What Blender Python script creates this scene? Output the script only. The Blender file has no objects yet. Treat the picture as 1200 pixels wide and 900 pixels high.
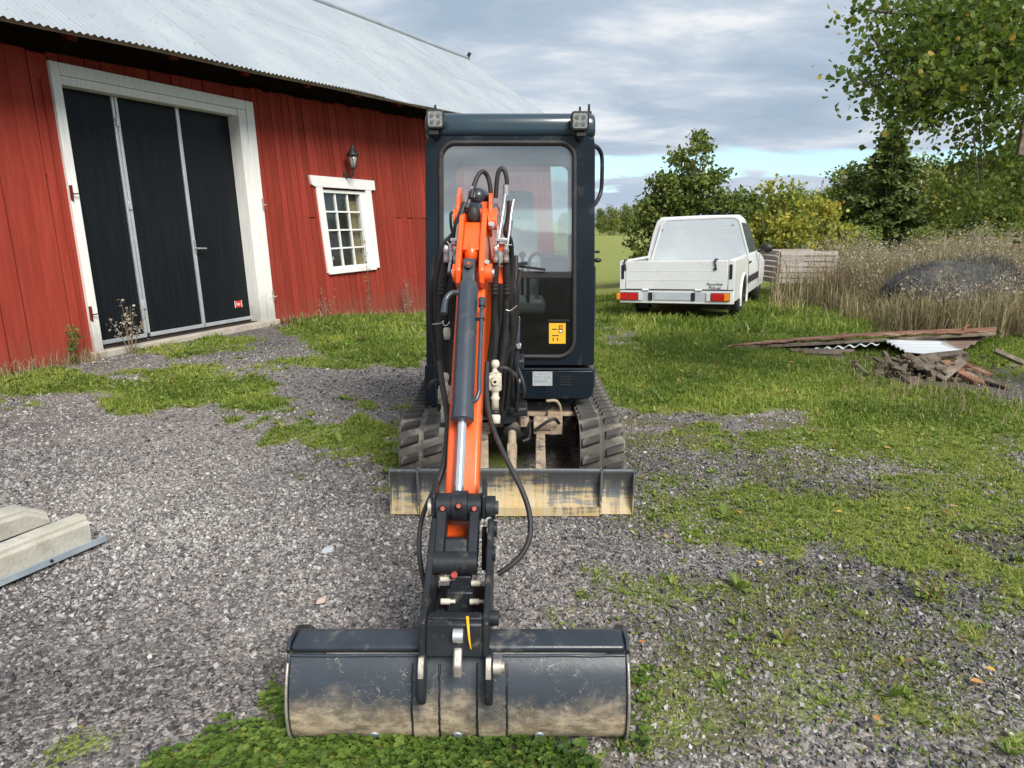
import bpy, math, random
import numpy as np
from mathutils import Vector, Matrix, noise as mnoise
SC = bpy.context.scene
COL = SC.collection
rnd = random.Random(7)
R = np.random.default_rng(11)
rad = math.radians

# ------------------------------------------------------------------ camera
F = 832.0; PITCH = rad(13.0); HC = 1.5          # focal length in px of the 1200 px wide photo
cp, sp = math.cos(PITCH), math.sin(PITCH)
cd = bpy.data.cameras.new('camera'); cam = bpy.data.objects.new('camera', cd); COL.objects.link(cam)
cam.location = (0, 0, HC); cam.rotation_euler = (rad(90) - PITCH, 0, 0)
cd.sensor_width = 36; cd.lens = F / 1200 * 36; cd.clip_start = 0.05; cd.clip_end = 6000
SC.camera = cam
SC.view_settings.view_transform = 'Standard'; SC.view_settings.look = 'None'
SC.view_settings.exposure = 1.05; SC.view_settings.gamma = 1
EXPO = 2 ** SC.view_settings.exposure

# ------------------------------------------------------------------ sun and sky
SUN = Vector((0.40, -0.75, 0.76)).normalized()
sd = bpy.data.lights.new('sun', 'SUN'); so = bpy.data.objects.new('sun', sd); COL.objects.link(so)
sd.energy = 2.6; sd.angle = rad(28); sd.color = (1.0, 0.95, 0.87)
so.rotation_euler = SUN.to_track_quat('Z', 'Y').to_euler()

class NT:
    """little helper around a node tree"""
    def __init__(s, tree): s.t = tree; s.n = tree.nodes; s.l = tree.links
    def node(s, typ, **kw):
        n = s.n.new(typ)
        for k, v in kw.items(): setattr(n, k, v)
        return n
    def set(s, n, idx, v):
        if hasattr(v, 'is_output') or hasattr(v, 'links'): s.l.new(v, n.inputs[idx])
        else:
            try: n.inputs[idx].default_value = v
            except Exception: n.inputs[idx].default_value = (*v, 1)
    def math(s, op, a, b=None, c=None, clamp=False):
        n = s.node('ShaderNodeMath', operation=op, use_clamp=clamp)
        s.set(n, 0, a)
        if b is not None: s.set(n, 1, b)
        if c is not None: s.set(n, 2, c)
        return n.outputs[0]
    def mix(s, f, a, b, blend='MIX'):
        n = s.node('ShaderNodeMix', data_type='RGBA', blend_type=blend)
        s.set(n, 0, f); s.set(n, 6, a); s.set(n, 7, b)
        return n.outputs[2]
    def ramp(s, f, stops, interp='LINEAR'):
        n = s.node('ShaderNodeValToRGB'); n.color_ramp.interpolation = interp
        e = n.color_ramp.elements
        while len(e) < len(stops): e.new(0.5)
        for q, (p, c) in zip(e, stops):
            q.position = p; q.color = (c, c, c, 1) if not hasattr(c, '__len__') else (*c, 1)
        s.set(n, 0, f); return n.outputs[0]
    def maprange(s, v, a, b, c=0.0, d=1.0, smooth=True):
        n = s.node('ShaderNodeMapRange', interpolation_type='SMOOTHSTEP' if smooth else 'LINEAR')
        s.set(n, 0, v); s.set(n, 1, a); s.set(n, 2, b); s.set(n, 3, c); s.set(n, 4, d); return n.outputs[0]
    def noise(s, vec, scale, detail=6, rough=0.55, dist=0.0):
        n = s.node('ShaderNodeTexNoise'); s.set(n, 'Vector', vec); s.set(n, 'Scale', scale)
        s.set(n, 'Detail', detail); s.set(n, 'Roughness', rough); s.set(n, 'Distortion', dist); return n.outputs[0]
    def voro(s, vec, scale, feature='F1'):
        n = s.node('ShaderNodeTexVoronoi', feature=feature); s.set(n, 'Vector', vec); s.set(n, 'Scale', scale); return n
    def scale(s, vec, v):
        n = s.node('ShaderNodeMapping'); s.set(n, 0, vec); n.inputs['Scale'].default_value = v; return n.outputs[0]
    def bump(s, h, strength=0.3, dist=0.01, normal=None):
        n = s.node('ShaderNodeBump'); s.set(n, 'Height', h); n.inputs['Strength'].default_value = strength
        n.inputs['Distance'].default_value = dist
        if normal is not None: s.set(n, 'Normal', normal)
        return n.outputs[0]

world = bpy.data.worlds.new('World'); SC.world = world; world.use_nodes = True
w = NT(world.node_tree); w.n.clear()
SKY = 0.12
sky = w.node('ShaderNodeTexSky', sky_type='NISHITA'); sky.sun_disc = False
sky.sun_elevation = math.asin(SUN.z); sky.sun_rotation = math.atan2(SUN.x, SUN.y)
sky.air_density = 1.0; sky.dust_density = 0.6; sky.ozone_density = 1.0
tc = w.node('ShaderNodeTexCoord'); sep = w.node('ShaderNodeSeparateXYZ'); w.l.new(tc.outputs['Generated'], sep.inputs[0])
el = w.math('MAXIMUM', sep.outputs[2], 0.0)
den = w.math('ADD', el, 0.20)
comb = w.node('ShaderNodeCombineXYZ')
w.set(comb, 0, w.math('DIVIDE', sep.outputs[0], den)); w.set(comb, 1, w.math('DIVIDE', sep.outputs[1], den))
pl = comb.outputs[0]
pls = w.scale(pl, (0.75, 1.0, 1.0))
n1 = w.noise(pls, 2.0, 7, 0.5, 0.2)
n2 = w.noise(w.scale(pl, (1.0, 1.7, 1.0)), 1.55, 8, 0.56, 0.35)
# coverage: a closed layer high up, a clear band low over the trees, puffs on the horizon
hi = w.maprange(el, 0.072, 0.098)
band = w.math('ADD', w.math('MULTIPLY', hi, 0.46), w.math('MULTIPLY', n1, 0.9))
cov_hi = w.maprange(band, 0.52, 0.74)
comb2 = w.node('ShaderNodeCombineXYZ')
w.set(comb2, 0, w.math('MULTIPLY', sep.outputs[0], 8.0)); w.set(comb2, 1, w.math('MULTIPLY', sep.outputs[1], 8.0)); w.set(comb2, 2, w.math('MULTIPLY', sep.outputs[2], 34.0))
np_ = w.noise(comb2.outputs[0], 0.85, 7, 0.55)
lowm = w.maprange(el, 0.03, 0.075, 0.30, -0.12)
cov_lo = w.maprange(w.math('ADD', np_, lowm), 0.54, 0.63)
cov = w.math('MAXIMUM', cov_hi, cov_lo)
cl = w.ramp(n2, [(0.32, (0.40, 0.505, 0.63)), (0.44, (0.475, 0.575, 0.695)), (0.53, (0.60, 0.68, 0.78)), (0.64, (0.88, 0.91, 0.94))])
clo = w.ramp(np_, [(0.40, (0.49, 0.59, 0.73)), (0.60, (0.62, 0.70, 0.80)), (0.72, (0.92, 0.92, 0.92))])
clouds = w.mix(hi, clo, cl)
k = 1.0 / EXPO / SKY
cs = w.node('ShaderNodeVectorMath', operation='SCALE'); w.l.new(clouds, cs.inputs[0]); cs.inputs[3].default_value = k
blue = w.mix(0.55, sky.outputs[0], (0.26 * k, 0.70 * k, 0.96 * k))
allsky = w.mix(cov, blue, cs.outputs[0])
bg = w.node('ShaderNodeBackground'); w.l.new(allsky, bg.inputs[0]); bg.inputs[1].default_value = SKY
wo = w.node('ShaderNodeOutputWorld'); w.l.new(bg.outputs[0], wo.inputs[0])

# ------------------------------------------------------------------ where a pixel of the photo lies in the place
def ray(u, v):
    a = (u - 600) / F; b = (450 - v) / F
    return Vector((a, cp + b * sp, -sp + b * cp))
def AT(u, v, Y):
    d = ray(u, v); return Vector((0, 0, HC)) + d * (Y / d.y)
def PRJ(x, y, z):
    z = z - HC; ww = y * cp - z * sp
    return 600 + F * x / ww, 450 - F * (y * sp + z * cp) / ww
# barn wall frame: s along the wall, o out of it, z up; the old wall leans back a little
BO = Vector((-4.635, 7.764, 0)); BD = Vector((0.39117, 0.92032, 0)); BN = Vector((0.92032, -0.39117, 0)); LEAN = 0.04
def sst(a, b, x):
    t = np.clip((x - a) / (b - a), 0, 1); return t * t * (3 - 2 * t)
def terrain(x, y):
    x = np.asarray(x, float); y = np.asarray(y, float)
    s = (x - BO.x) * BD.x + (y - BO.y) * BD.y
    o = (x - BO.x) * BN.x + (y - BO.y) * BN.y
    z = -0.36 * sst(3.0, 7.6, s) * (1 - sst(0.6, 4.6, o)) * sst(-9, -2, o)
    z = z - 0.0085 * np.clip(y - 24, 0, 500) 
    return z
def G(u, v):
    d = ray(u, v); z = 0.0
    for _ in range(12):
        t = (z - HC) / d.z; p = Vector((0, 0, HC)) + d * t; z = float(terrain(p.x, p.y))
    return p
def WP(s, z, o=0.0):
    rack = -0.075 * z * min(1, max(0, (s - 2.9) / 1.2))
    return BO + BD * (s + rack) + Vector((0, 0, z)) - BN * (LEAN * z) + BN * o

# ------------------------------------------------------------------ object helpers
def thing(name, label, cat, loc=(0, 0, 0), rotz=0.0, group=None):
    o = bpy.data.objects.new(name, None); COL.objects.link(o); o.empty_display_size = 0.2
    o.location = loc; o.rotation_euler = (0, 0, rotz); o['label'] = label; o['category'] = cat
    if group: o['group'] = group
    return o
def tag(o, label=None, cat=None, group=None, kind=None):
    for kk, vv in (('label', label), ('category', cat), ('group', group), ('kind', kind)):
        if vv: o[kk] = vv
    return o
def origin(p):
    q = Vector((0, 0, 0))
    while p is not None: q += p.location; p = p.parent
    return q
class MB:
    def __init__(s): s.v = []; s.f = []; s.sm = []
    def add(s, verts, faces, smooth=False):
        b = len(s.v); s.v += [tuple(p) for p in verts]; s.f += [tuple(i + b for i in f) for f in faces]; s.sm += [smooth] * len(faces)
    def box(s, c, size, rot=None, fn=None):
        x, y, z = (q / 2 for q in size); M = rot or Matrix.Identity(3)
        vs = [Vector(c) + M @ Vector((a * x, b * y, d * z)) for a in (-1, 1) for b in (-1, 1) for d in (-1, 1)]
        if fn: vs = [Vector(fn(*q)) for q in vs]
        s.hexa([vs[0], vs[4], vs[6], vs[2], vs[1], vs[5], vs[7], vs[3]])
    def hexa(s, p):      # four bottom points round, four top points round
        s.add(p, [(3, 2, 1, 0), (4, 5, 6, 7), (0, 1, 5, 4), (1, 2, 6, 5), (2, 3, 7, 6), (3, 0, 4, 7)])
    def beam(s, a, b, wd, ht, up=(0, 0, 1)):
        a = Vector(a); b = Vector(b); d = (b - a).normalized(); sx = d.cross(Vector(up)).normalized() * wd / 2; uz = sx.cross(d).normalized() * ht / 2
        s.hexa([a - sx - uz, a + sx - uz, b + sx - uz, b - sx - uz, a - sx + uz, a + sx + uz, b + sx + uz, b - sx + uz])
    def prism(s, poly, off, smooth=False):   # closed polygon of 3-D points, swept by off
        n = len(poly); off = Vector(off); P = [Vector(p) for p in poly]
        s.add(P + [p + off for p in P], [tuple(range(n - 1, -1, -1)), tuple(range(n, 2 * n))] + [(i, (i + 1) % n, n + (i + 1) % n, n + i) for i in range(n)], smooth)
    def cyl(s, a, b, r, r2=None, seg=14, cap=True):
        a = Vector(a); b = Vector(b); d = (b - a).normalized(); r2 = r if r2 is None else r2
        x = d.orthogonal().normalized(); y = d.cross(x)
        vs = []
        for c, rr in ((a, r), (b, r2)):
            vs += [c + (x * math.cos(t) + y * math.sin(t)) * rr for t in (2 * math.pi * i / seg for i in range(seg))]
        s.add(vs, [(i, (i + 1) % seg, seg + (i + 1) % seg, seg + i) for i in range(seg)], True)
        if cap: s.add(vs, [tuple(range(seg - 1, -1, -1)), tuple(range(seg, 2 * seg))])
    def lathe(s, a, b, prof, seg=16):   # prof: (t along a->b in metres, radius)
        a = Vector(a); d = (Vector(b) - a).normalized(); x = d.orthogonal().normalized(); y = d.cross(x)
        vs = []
        for t, rr in prof: vs += [a + d * t + (x * math.cos(q) + y * math.sin(q)) * rr for q in (2 * math.pi * i / seg for i in range(seg))]
        n = len(prof)
        s.add(vs, [(j * seg + i, j * seg + (i + 1) % seg, (j + 1) * seg + (i + 1) % seg, (j + 1) * seg + i) for j in range(n - 1) for i in range(seg)]
              + [tuple(range(seg - 1, -1, -1)), tuple(range((n - 1) * seg, n * seg))], True)
    def tube(s, pts, r, seg=8, sub=5, closed=False):
        P = [Vector(p) for p in pts]; n = len(P); Q = []; RR = []
        rs = r if hasattr(r, '__len__') else [r] * n
        rng = n if closed else n - 1
        for i in range(rng):
            p0 = P[(i - 1) % n] if (closed or i > 0) else P[0] * 2 - P[1]; p1 = P[i]; p2 = P[(i + 1) % n]
            p3 = P[(i + 2) % n] if (closed or i + 2 < n) else p2 * 2 - p1
            for j in range(sub):
                t = j / sub
                Q.append(0.5 * ((2 * p1) + (p2 - p0) * t + (2 * p0 - 5 * p1 + 4 * p2 - p3) * t * t + (3 * p1 - p0 - 3 * p2 + p3) * t ** 3))
                RR.append(rs[i] * (1 - t) + rs[(i + 1) % n] * t)
        if not closed: Q.append(P[-1]); RR.append(rs[-1])
        m = len(Q); vs = []; nx = None
        for i in range(m):
            a = Q[(i - 1) % m] if (closed or i > 0) else Q[0]; b = Q[(i + 1) % m] if (closed or i < m - 1) else Q[-1]
            d = (b - a).normalized()
            nx = d.orthogonal().normalized() if nx is None else (nx - d * nx.dot(d)).normalized()
            ny = d.cross(nx)
            vs += [Q[i] + (nx * math.cos(q) + ny * math.sin(q)) * RR[i] for q in (2 * math.pi * k / seg for k in range(seg))]
        fs = [(i * seg + k, i * seg + (k + 1) % seg, ((i + 1) % m) * seg + (k + 1) % seg, ((i + 1) % m) * seg + k) for i in range(m if closed else m - 1) for k in range(seg)]
        s.add(vs, fs, True)
        if not closed: s.add(vs, [tuple(range(seg - 1, -1, -1)), tuple(range((m - 1) * seg, m * seg))])
    def ring(s, outer, inner, off):     # plate with a hole: two loops with the same count
        n = len(outer); off = Vector(off); o = [Vector(p) for p in outer]; i_ = [Vector(p) for p in inner]
        vs = o + i_ + [p + off for p in o] + [p + off for p in i_]
        fs = []
        for a in range(n):
            b = (a + 1) % n
            fs += [(a, b, n + b, n + a), (2 * n + b, 2 * n + a, 3 * n + a, 3 * n + b), (b, a, 2 * n + a, 2 * n + b), (n + a, n + b, 3 * n + b, 3 * n + a)]
        s.add(vs, fs)
    def sphere(s, c, r, sc=(1, 1, 1), nu=14, nv=9):
        vs = []; fs = []
        for j in range(nv + 1):
            ph = math.pi * j / nv
            for i in range(nu):
                th = 2 * math.pi * i / nu
                vs.append((c[0] + r * sc[0] * math.sin(ph) * math.cos(th), c[1] + r * sc[1] * math.sin(ph) * math.sin(th), c[2] + r * sc[2] * math.cos(ph)))
        for j in range(nv):
            for i in range(nu): fs.append((j * nu + i, (j + 1) * nu + i, (j + 1) * nu + (i + 1) % nu, j * nu + (i + 1) % nu))
        s.add(vs, fs, True)
    def build(s, name, m, parent=None, bevel=0.0, local=False, seg=2, auto=None):
        me = bpy.data.meshes.new(name)
        q = Vector((0, 0, 0)) if (local or parent is None) else origin(parent)
        me.from_pydata([(a - q.x, b - q.y, c - q.z) for a, b, c in s.v], [], s.f)
        me.polygons.foreach_set('use_smooth', [True] * len(s.sm) if (bevel or auto) else s.sm)
        if bevel or auto: me.set_sharp_from_angle(angle=rad(auto or 35))
        me.update(); me.materials.append(m)
        o = bpy.data.objects.new(name, me); COL.objects.link(o)
        if parent is not None: o.parent = parent
        if bevel:
            b = o.modifiers.new('bevel', 'BEVEL'); b.width = bevel; b.segments = seg; b.limit_method = 'ANGLE'; b.angle_limit = rad(32)
        return o
def mesh_np(name, V, Fc, m, parent=None, tint=None, smooth=False, local=False, extra=None):
    """fast mesh from arrays; Fc is (M,k)"""
    V = np.asarray(V, np.float32)
    if parent is not None and not local: V = V - np.array(origin(parent), np.float32)
    me = bpy.data.meshes.new(name); M_, kk = Fc.shape
    me.vertices.add(len(V)); me.vertices.foreach_set('co', V.ravel())
    me.loops.add(M_ * kk); me.polygons.add(M_)
    me.polygons.foreach_set('loop_start', np.arange(0, M_ * kk, kk, dtype=np.int32))
    me.loops.foreach_set('vertex_index', Fc.astype(np.int32).ravel())
    me.polygons.foreach_set('use_smooth', np.full(M_, smooth))
    for nm, arr in ([('tint', tint)] if tint is not None else []) + (extra or []):
        me.attributes.new(nm, 'FLOAT', 'POINT').data.foreach_set('value', np.asarray(arr, np.float32))
    me.update(calc_edges=True); me.materials.append(m)
    o = bpy.data.objects.new(name, me); COL.objects.link(o)
    if parent is not None: o.parent = parent
    return o

# ------------------------------------------------------------------ materials
def new_mat(name):
    m = bpy.data.materials.new(name); m.use_nodes = True; t = NT(m.node_tree)
    b = t.n['Principled BSDF']; return m, t, b
def MAT(name, c1, c2=None, scale=6.0, rough=0.55, metal=0.0, bump=0.0, bscale=None, stretch=(1, 1, 1), coat=0.0, var=0.0,
        dirt=None, dirt_amt=0.5, dirt_scale=4.0, dirt_z=None, rvar=0.15, dirt_stretch=(1, 1, 1), spec=None, bdist=0.01, splash=None):
    m, t, b = new_mat(name)
    tc = t.node('ShaderNodeTexCoord').outputs['Object']
    vec = t.scale(tc, stretch)
    n = t.noise(vec, scale, 8, 0.6)
    col = t.mix(t.maprange(n, 0.35, 0.68), c1, c2 or c1)
    if var:
        oi = t.node('ShaderNodeObjectInfo').outputs['Random']
        hs = t.node('ShaderNodeHueSaturation'); t.set(hs, 'Color', col)
        t.set(hs, 'Value', t.maprange(oi, 0, 1, 1 - var, 1 + var, False)); col = hs.outputs[0]
    rg = t.math('ADD', rough - rvar / 2, t.math('MULTIPLY', n, rvar))
    if dirt:
        dn = t.noise(t.scale(tc, dirt_stretch), dirt_scale, 9, 0.68, 0.4)
        fac = t.maprange(dn, 0.62 - 0.3 * dirt_amt, 0.78 - 0.25 * dirt_amt)
        if dirt_z:
            sz = t.node('ShaderNodeSeparateXYZ'); t.l.new(tc, sz.inputs[0])
            g = t.maprange(t.math('ADD', sz.outputs[2], t.math('MULTIPLY', t.math('SUBTRACT', dn, 0.5), dirt_z[2] if len(dirt_z) > 2 else 0.1)), dirt_z[0], dirt_z[1], 1.0, 0.0)
            fac = t.math('MULTIPLY', t.math('ADD', fac, t.math('MULTIPLY', g, 0.6)), g, clamp=True)
        col = t.mix(fac, col, dirt); rg = t.math('ADD', rg, t.math('MULTIPLY', fac, 0.35), clamp=True)
    if splash:
        sz2 = t.node('ShaderNodeSeparateXYZ'); t.l.new(tc, sz2.inputs[0]); sn = t.noise(tc, 5, 8, .7)
        gz = t.maprange(t.math('ADD', sz2.outputs[2], t.math('MULTIPLY', t.math('SUBTRACT', sn, .5), 1.1)), -.3, .42, .75, 0.0)
        col = t.mix(gz, col, splash)
        kn = t.voro(t.scale(tc, (1, 1, .45)), 3.1); col = t.mix(t.maprange(kn.outputs['Distance'], .025, .05, .6, 0), col, (.10, .02, .013))
    t.set(b, 'Base Color', col); t.set(b, 'Roughness', rg); b.inputs['Metallic'].default_value = metal
    if spec is not None: b.inputs['Specular IOR Level'].default_value = spec
    if coat: b.inputs['Coat Weight'].default_value = coat; b.inputs['Coat Roughness'].default_value = 0.08
    if bump:
        bn = t.noise(t.scale(tc, stretch), bscale or scale * 4, 5, 0.6)
        t.set(b, 'Normal', t.bump(bn, bump, bdist))
    return m
def foliage(name, stops, trans=0.35, rough=0.55):
    m, t, b = new_mat(name)
    a = t.node('ShaderNodeAttribute', attribute_name='tint').outputs['Fac']
    oi = t.node('ShaderNodeObjectInfo').outputs['Random']
    a2 = t.math('ADD', a, t.maprange(oi, 0, 1, -0.07, 0.07, False), clamp=True)
    c = t.ramp(a2, stops)
    t.set(b, 'Base Color', c); b.inputs['Roughness'].default_value = rough; b.inputs['Specular IOR Level'].default_value = 0.25
    tr = t.node('ShaderNodeBsdfTranslucent'); hs = t.node('ShaderNodeHueSaturation'); t.set(hs, 'Color', c); hs.inputs['Value'].default_value = 1.35; hs.inputs['Saturation'].default_value = 1.1
    t.l.new(hs.outputs[0], tr.inputs[0])
    mx = t.node('ShaderNodeMixShader'); mx.inputs[0].default_value = trans
    t.l.new(b.outputs[0], mx.inputs[1]); t.l.new(tr.outputs[0], mx.inputs[2])
    t.l.new(mx.outputs[0], t.n['Material Output'].inputs[0]); return m
def glass(name, tint=(0.85, 0.9, 0.9), refl=0.12, rough=0.03, dust=0.0):
    m, t, b = new_mat(name); t.n.remove(b)
    tr = t.node('ShaderNodeBsdfTransparent'); tr.inputs[0].default_value = (*tint, 1)
    gl = t.node('ShaderNodeBsdfGlossy'); gl.inputs[0].default_value = (1, 1, 1, 1); gl.inputs[1].default_value = rough
    lw = t.node('ShaderNodeLayerWeight'); lw.inputs[0].default_value = 0.25
    f = t.math('ADD', refl, t.math('MULTIPLY', lw.outputs['Fresnel'], 0.6 if refl > 0 else 0.07), clamp=True)
    mx = t.node('ShaderNodeMixShader'); t.l.new(f, mx.inputs[0]); t.l.new(tr.outputs[0], mx.inputs[1]); t.l.new(gl.outputs[0], mx.inputs[2])
    out = mx.outputs[0]
    if dust:
        df = t.node('ShaderNodeBsdfDiffuse'); df.inputs[0].default_value = (0.62, 0.62, 0.6, 1)
        tc = t.node('ShaderNodeTexCoord').outputs['Object']
        dn = t.math('MULTIPLY', t.maprange(t.noise(tc, 2.2, 5, 0.5), 0.0, 0.8), dust)
        m2 = t.node('ShaderNodeMixShader'); t.l.new(dn, m2.inputs[0]); t.l.new(out, m2.inputs[1]); t.l.new(df.outputs[0], m2.inputs[2]); out = m2.outputs[0]
    t.l.new(out, t.n['Material Output'].inputs[0]); return m

RED = MAT('falu_red_paint', (0.245, 0.035, 0.023), (0.292, 0.046, 0.030), 2.2, 0.92, 0, 0.25, 9, (9, 9, 0.8), splash=(0.20, 0.075, 0.05), var=0.17, rvar=0.1, spec=0.15, dirt=(0.29, 0.040, 0.026), dirt_amt=0.22, dirt_scale=2.2, dirt_stretch=(4, 4, 0.7))
DARKRED = MAT('dark_red_wood', (0.10, 0.016, 0.012), (0.15, 0.022, 0.016), 4, 0.9, spec=0.1)
SHADEDARK = MAT('shade_dark_boarding', (0.035, 0.024, 0.02), (0.05, 0.035, 0.028), 4, 0.9, spec=0.1)  # near-black colour stands in for the shade under eave and roof
WHITEPAINT = MAT('flaking_white_paint', (0.70, 0.70, 0.67), (0.80, 0.80, 0.77), 5, 0.6, 0, 0.25, 8, (9, 9, 0.7), dirt=(0.22, 0.20, 0.17), dirt_amt=0.18, dirt_scale=7, dirt_z=(0.1, 0.75, 0.5))
WINWHITE = MAT('white_window_paint', (0.74, 0.74, 0.72), (0.82, 0.82, 0.80), 5, 0.5, 0, 0.1, 10)
BLACKDOOR, t, b = new_mat('black_door_sheet')
tcn = t.node('ShaderNodeTexCoord').outputs['Object']
wv = t.node('ShaderNodeTexNoise'); t.set(wv, 'Vector', t.scale(tcn, (1, 1, 0.01))); wv.inputs['Scale'].default_value = 34
t.set(b, 'Base Color', t.mix(t.maprange(wv.outputs[0], 0.35, 0.65), (0.007, 0.009, 0.0115), (0.0105, 0.0125, 0.0155)))
b.inputs['Roughness'].default_value = 0.42; b.inputs['Specular IOR Level'].default_value = 0.14; t.set(b, 'Normal', t.bump(wv.outputs[0], 0.2, 0.004))
ALU = MAT('dull_aluminium', (0.52, 0.55, 0.58), (0.60, 0.62, 0.64), 8, 0.42, 0.55)
GALV = MAT('galvanised_steel', (0.40, 0.47, 0.53), (0.50, 0.57, 0.62), 9, 0.45, 0.5, dirt=(0.3, 0.3, 0.28), dirt_amt=0.2)
ROOFM = MAT('grey_roof_steel', (0.31, 0.35, 0.385), (0.36, 0.40, 0.43), 1.2, 0.5, 0.25, var=0.035, stretch=(1, 1, 0.4), dirt=(0.27, 0.28, 0.29), dirt_amt=0.3, dirt_scale=2.5, dirt_stretch=(4, 4, 0.4))
EAVEWOOD = MAT('weathered_eave_wood', (0.20, 0.15, 0.11), (0.30, 0.24, 0.18), 6, 0.85)
CONC = MAT('concrete', (0.36, 0.345, 0.29), (0.47, 0.455, 0.40), 5, 0.9, 0, 0.4, 60, dirt=(0.24, 0.225, 0.18), dirt_amt=0.35, dirt_scale=5)
STEP = MAT('doorstep_concrete', (0.34, 0.30, 0.25), (0.44, 0.40, 0.34), 6, 0.9, 0, 0.4, 40)
ORANGE = MAT('orange_machine_paint', (0.86, 0.105, 0.012), (0.92, 0.125, 0.018), 3, 0.34, coat=0.35, dirt=(0.42, 0.13, 0.06), dirt_amt=0.2, dirt_scale=11)
NAVY = MAT('dark_navy_paint', (0.006, 0.011, 0.017), (0.008, 0.014, 0.021), 4, 0.25, coat=0.22, spec=0.2, dirt=(0.045, 0.048, 0.05), dirt_amt=0.22, dirt_scale=5)
NAVYSKY = MAT('navy_roof_sky_tint', (0.014, 0.034, 0.048), (0.018, 0.042, 0.058), 4, 0.30, coat=0.6)  # teal of the reflected sky is mixed into the roof's navy
BLACKMET = MAT('satin_black_steel', (0.013, 0.015, 0.018), (0.020, 0.023, 0.027), 7, 0.42, 0.0, 0.08, 30, spec=0.3, dirt=(0.10, 0.09, 0.075), dirt_amt=0.25, dirt_scale=16)
CYL = MAT('slate_cylinder_paint', (0.030, 0.040, 0.055), (0.040, 0.052, 0.070), 5, 0.35, coat=0.3, dirt=(0.07, 0.07, 0.07), dirt_amt=0.2, dirt_scale=12)
CHROME = MAT('chrome_rod', (0.80, 0.82, 0.85), (0.84, 0.86, 0.88), 5, 0.16, 0.9)
RUBBER = MAT('black_rubber', (0.016, 0.016, 0.017), (0.026, 0.026, 0.026), 10, 0.6, dirt=(0.09, 0.085, 0.075), dirt_amt=0.15, dirt_scale=20)
TRACKM = MAT('dusty_track_rubber', (0.070, 0.066, 0.058), (0.13, 0.12, 0.105), 9, 0.9, 0, 0.3, 50, dirt=(0.24, 0.215, 0.18), dirt_amt=0.45, dirt_scale=7)
LUGM = MAT('worn_lug_rubber', (0.028, 0.027, 0.026), (0.045, 0.043, 0.040), 12, 0.8, dirt=(0.15, 0.135, 0.115), dirt_amt=0.3, dirt_scale=16, var=0.2)
MUD = MAT('dry_mud_steel', (0.30, 0.225, 0.155), (0.46, 0.37, 0.27), 9, 0.95, 0, 0.6, 40, dirt=(0.05, 0.045, 0.04), dirt_amt=0.4, dirt_scale=9)
FRAMEM = MAT('muddy_black_steel', (0.014, 0.015, 0.017), (0.022, 0.022, 0.022), 9, 0.6, 0, 0.3, 40, dirt=(0.26, 0.20, 0.14), dirt_amt=0.42, dirt_scale=9)
BUCKETM, t, b = new_mat('worn_bucket_steel')
tcn = t.node('ShaderNodeTexCoord').outputs['Object']; sz = t.node('ShaderNodeSeparateXYZ'); t.l.new(tcn, sz.inputs[0])
bn1 = t.noise(tcn, 4, 7, .6); bn2 = t.noise(t.scale(tcn, (1, 1, 1.2)), 9, 10, .74, .4); bn3 = t.noise(t.scale(tcn, (1.2, 1, 2.4)), 16, 8, .75)
scr = t.node('ShaderNodeTexNoise'); t.set(scr, 'Vector', tcn); scr.inputs['Scale'].default_value = 19; scr.inputs['Detail'].default_value = 2; scr.inputs['Distortion'].default_value = 1.6
line = t.maprange(t.math('ABSOLUTE', t.math('SUBTRACT', scr.outputs[0], .5)), 0.0, .007, 1.0, 0.0)
line = t.math('MULTIPLY', line, t.maprange(t.noise(tcn, 13, 5, .65), .46, .58))
zz = t.math('ADD', sz.outputs[2], t.math('MULTIPLY', t.math('SUBTRACT', bn1, .5), .20))
mud = t.maprange(t.math('ADD', zz, t.math('MULTIPLY', t.math('SUBTRACT', bn2, .5), .22)), .075, .185, 1.0, 0.0)
mud = t.math('MULTIPLY', mud, t.maprange(t.math('ADD', bn2, t.math('MULTIPLY', bn3, .6)), .55, .92, .45, 1.0), clamp=True)
mudc = t.mix(t.maprange(bn3, .4, .62), (.25, .19, .12), (.44, .36, .25))
pc = t.mix(bn2, (.024, .031, .042), (.050, .060, .074))
col = t.mix(mud, pc, mudc); col = t.mix(t.math('MULTIPLY', line, .75), col, (.42, .38, .30))
t.set(b, 'Base Color', col); t.set(b, 'Roughness', t.math('ADD', .33, t.math('MULTIPLY', mud, .5))); b.inputs['Coat Weight'].default_value = .12
t.set(b, 'Normal', t.bump(t.math('ADD', bn2, t.math('MULTIPLY', mud, .4)), .25, .006))
BUCKETTOP = MAT('bucket_lip_paint', (0.020, 0.027, 0.036), (0.032, 0.041, 0.052), 6, 0.36, 0.1, 0.15, 30, coat=0.2, dirt=(0.16, 0.15, 0.13), dirt_amt=0.3, dirt_scale=12)
WORN = MAT('bare_worn_steel', (0.36, 0.33, 0.28), (0.50, 0.46, 0.40), 20, 0.42, 0.6, 0.2, 60, dirt=(0.20, 0.12, 0.06), dirt_amt=0.25, dirt_scale=15)
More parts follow.
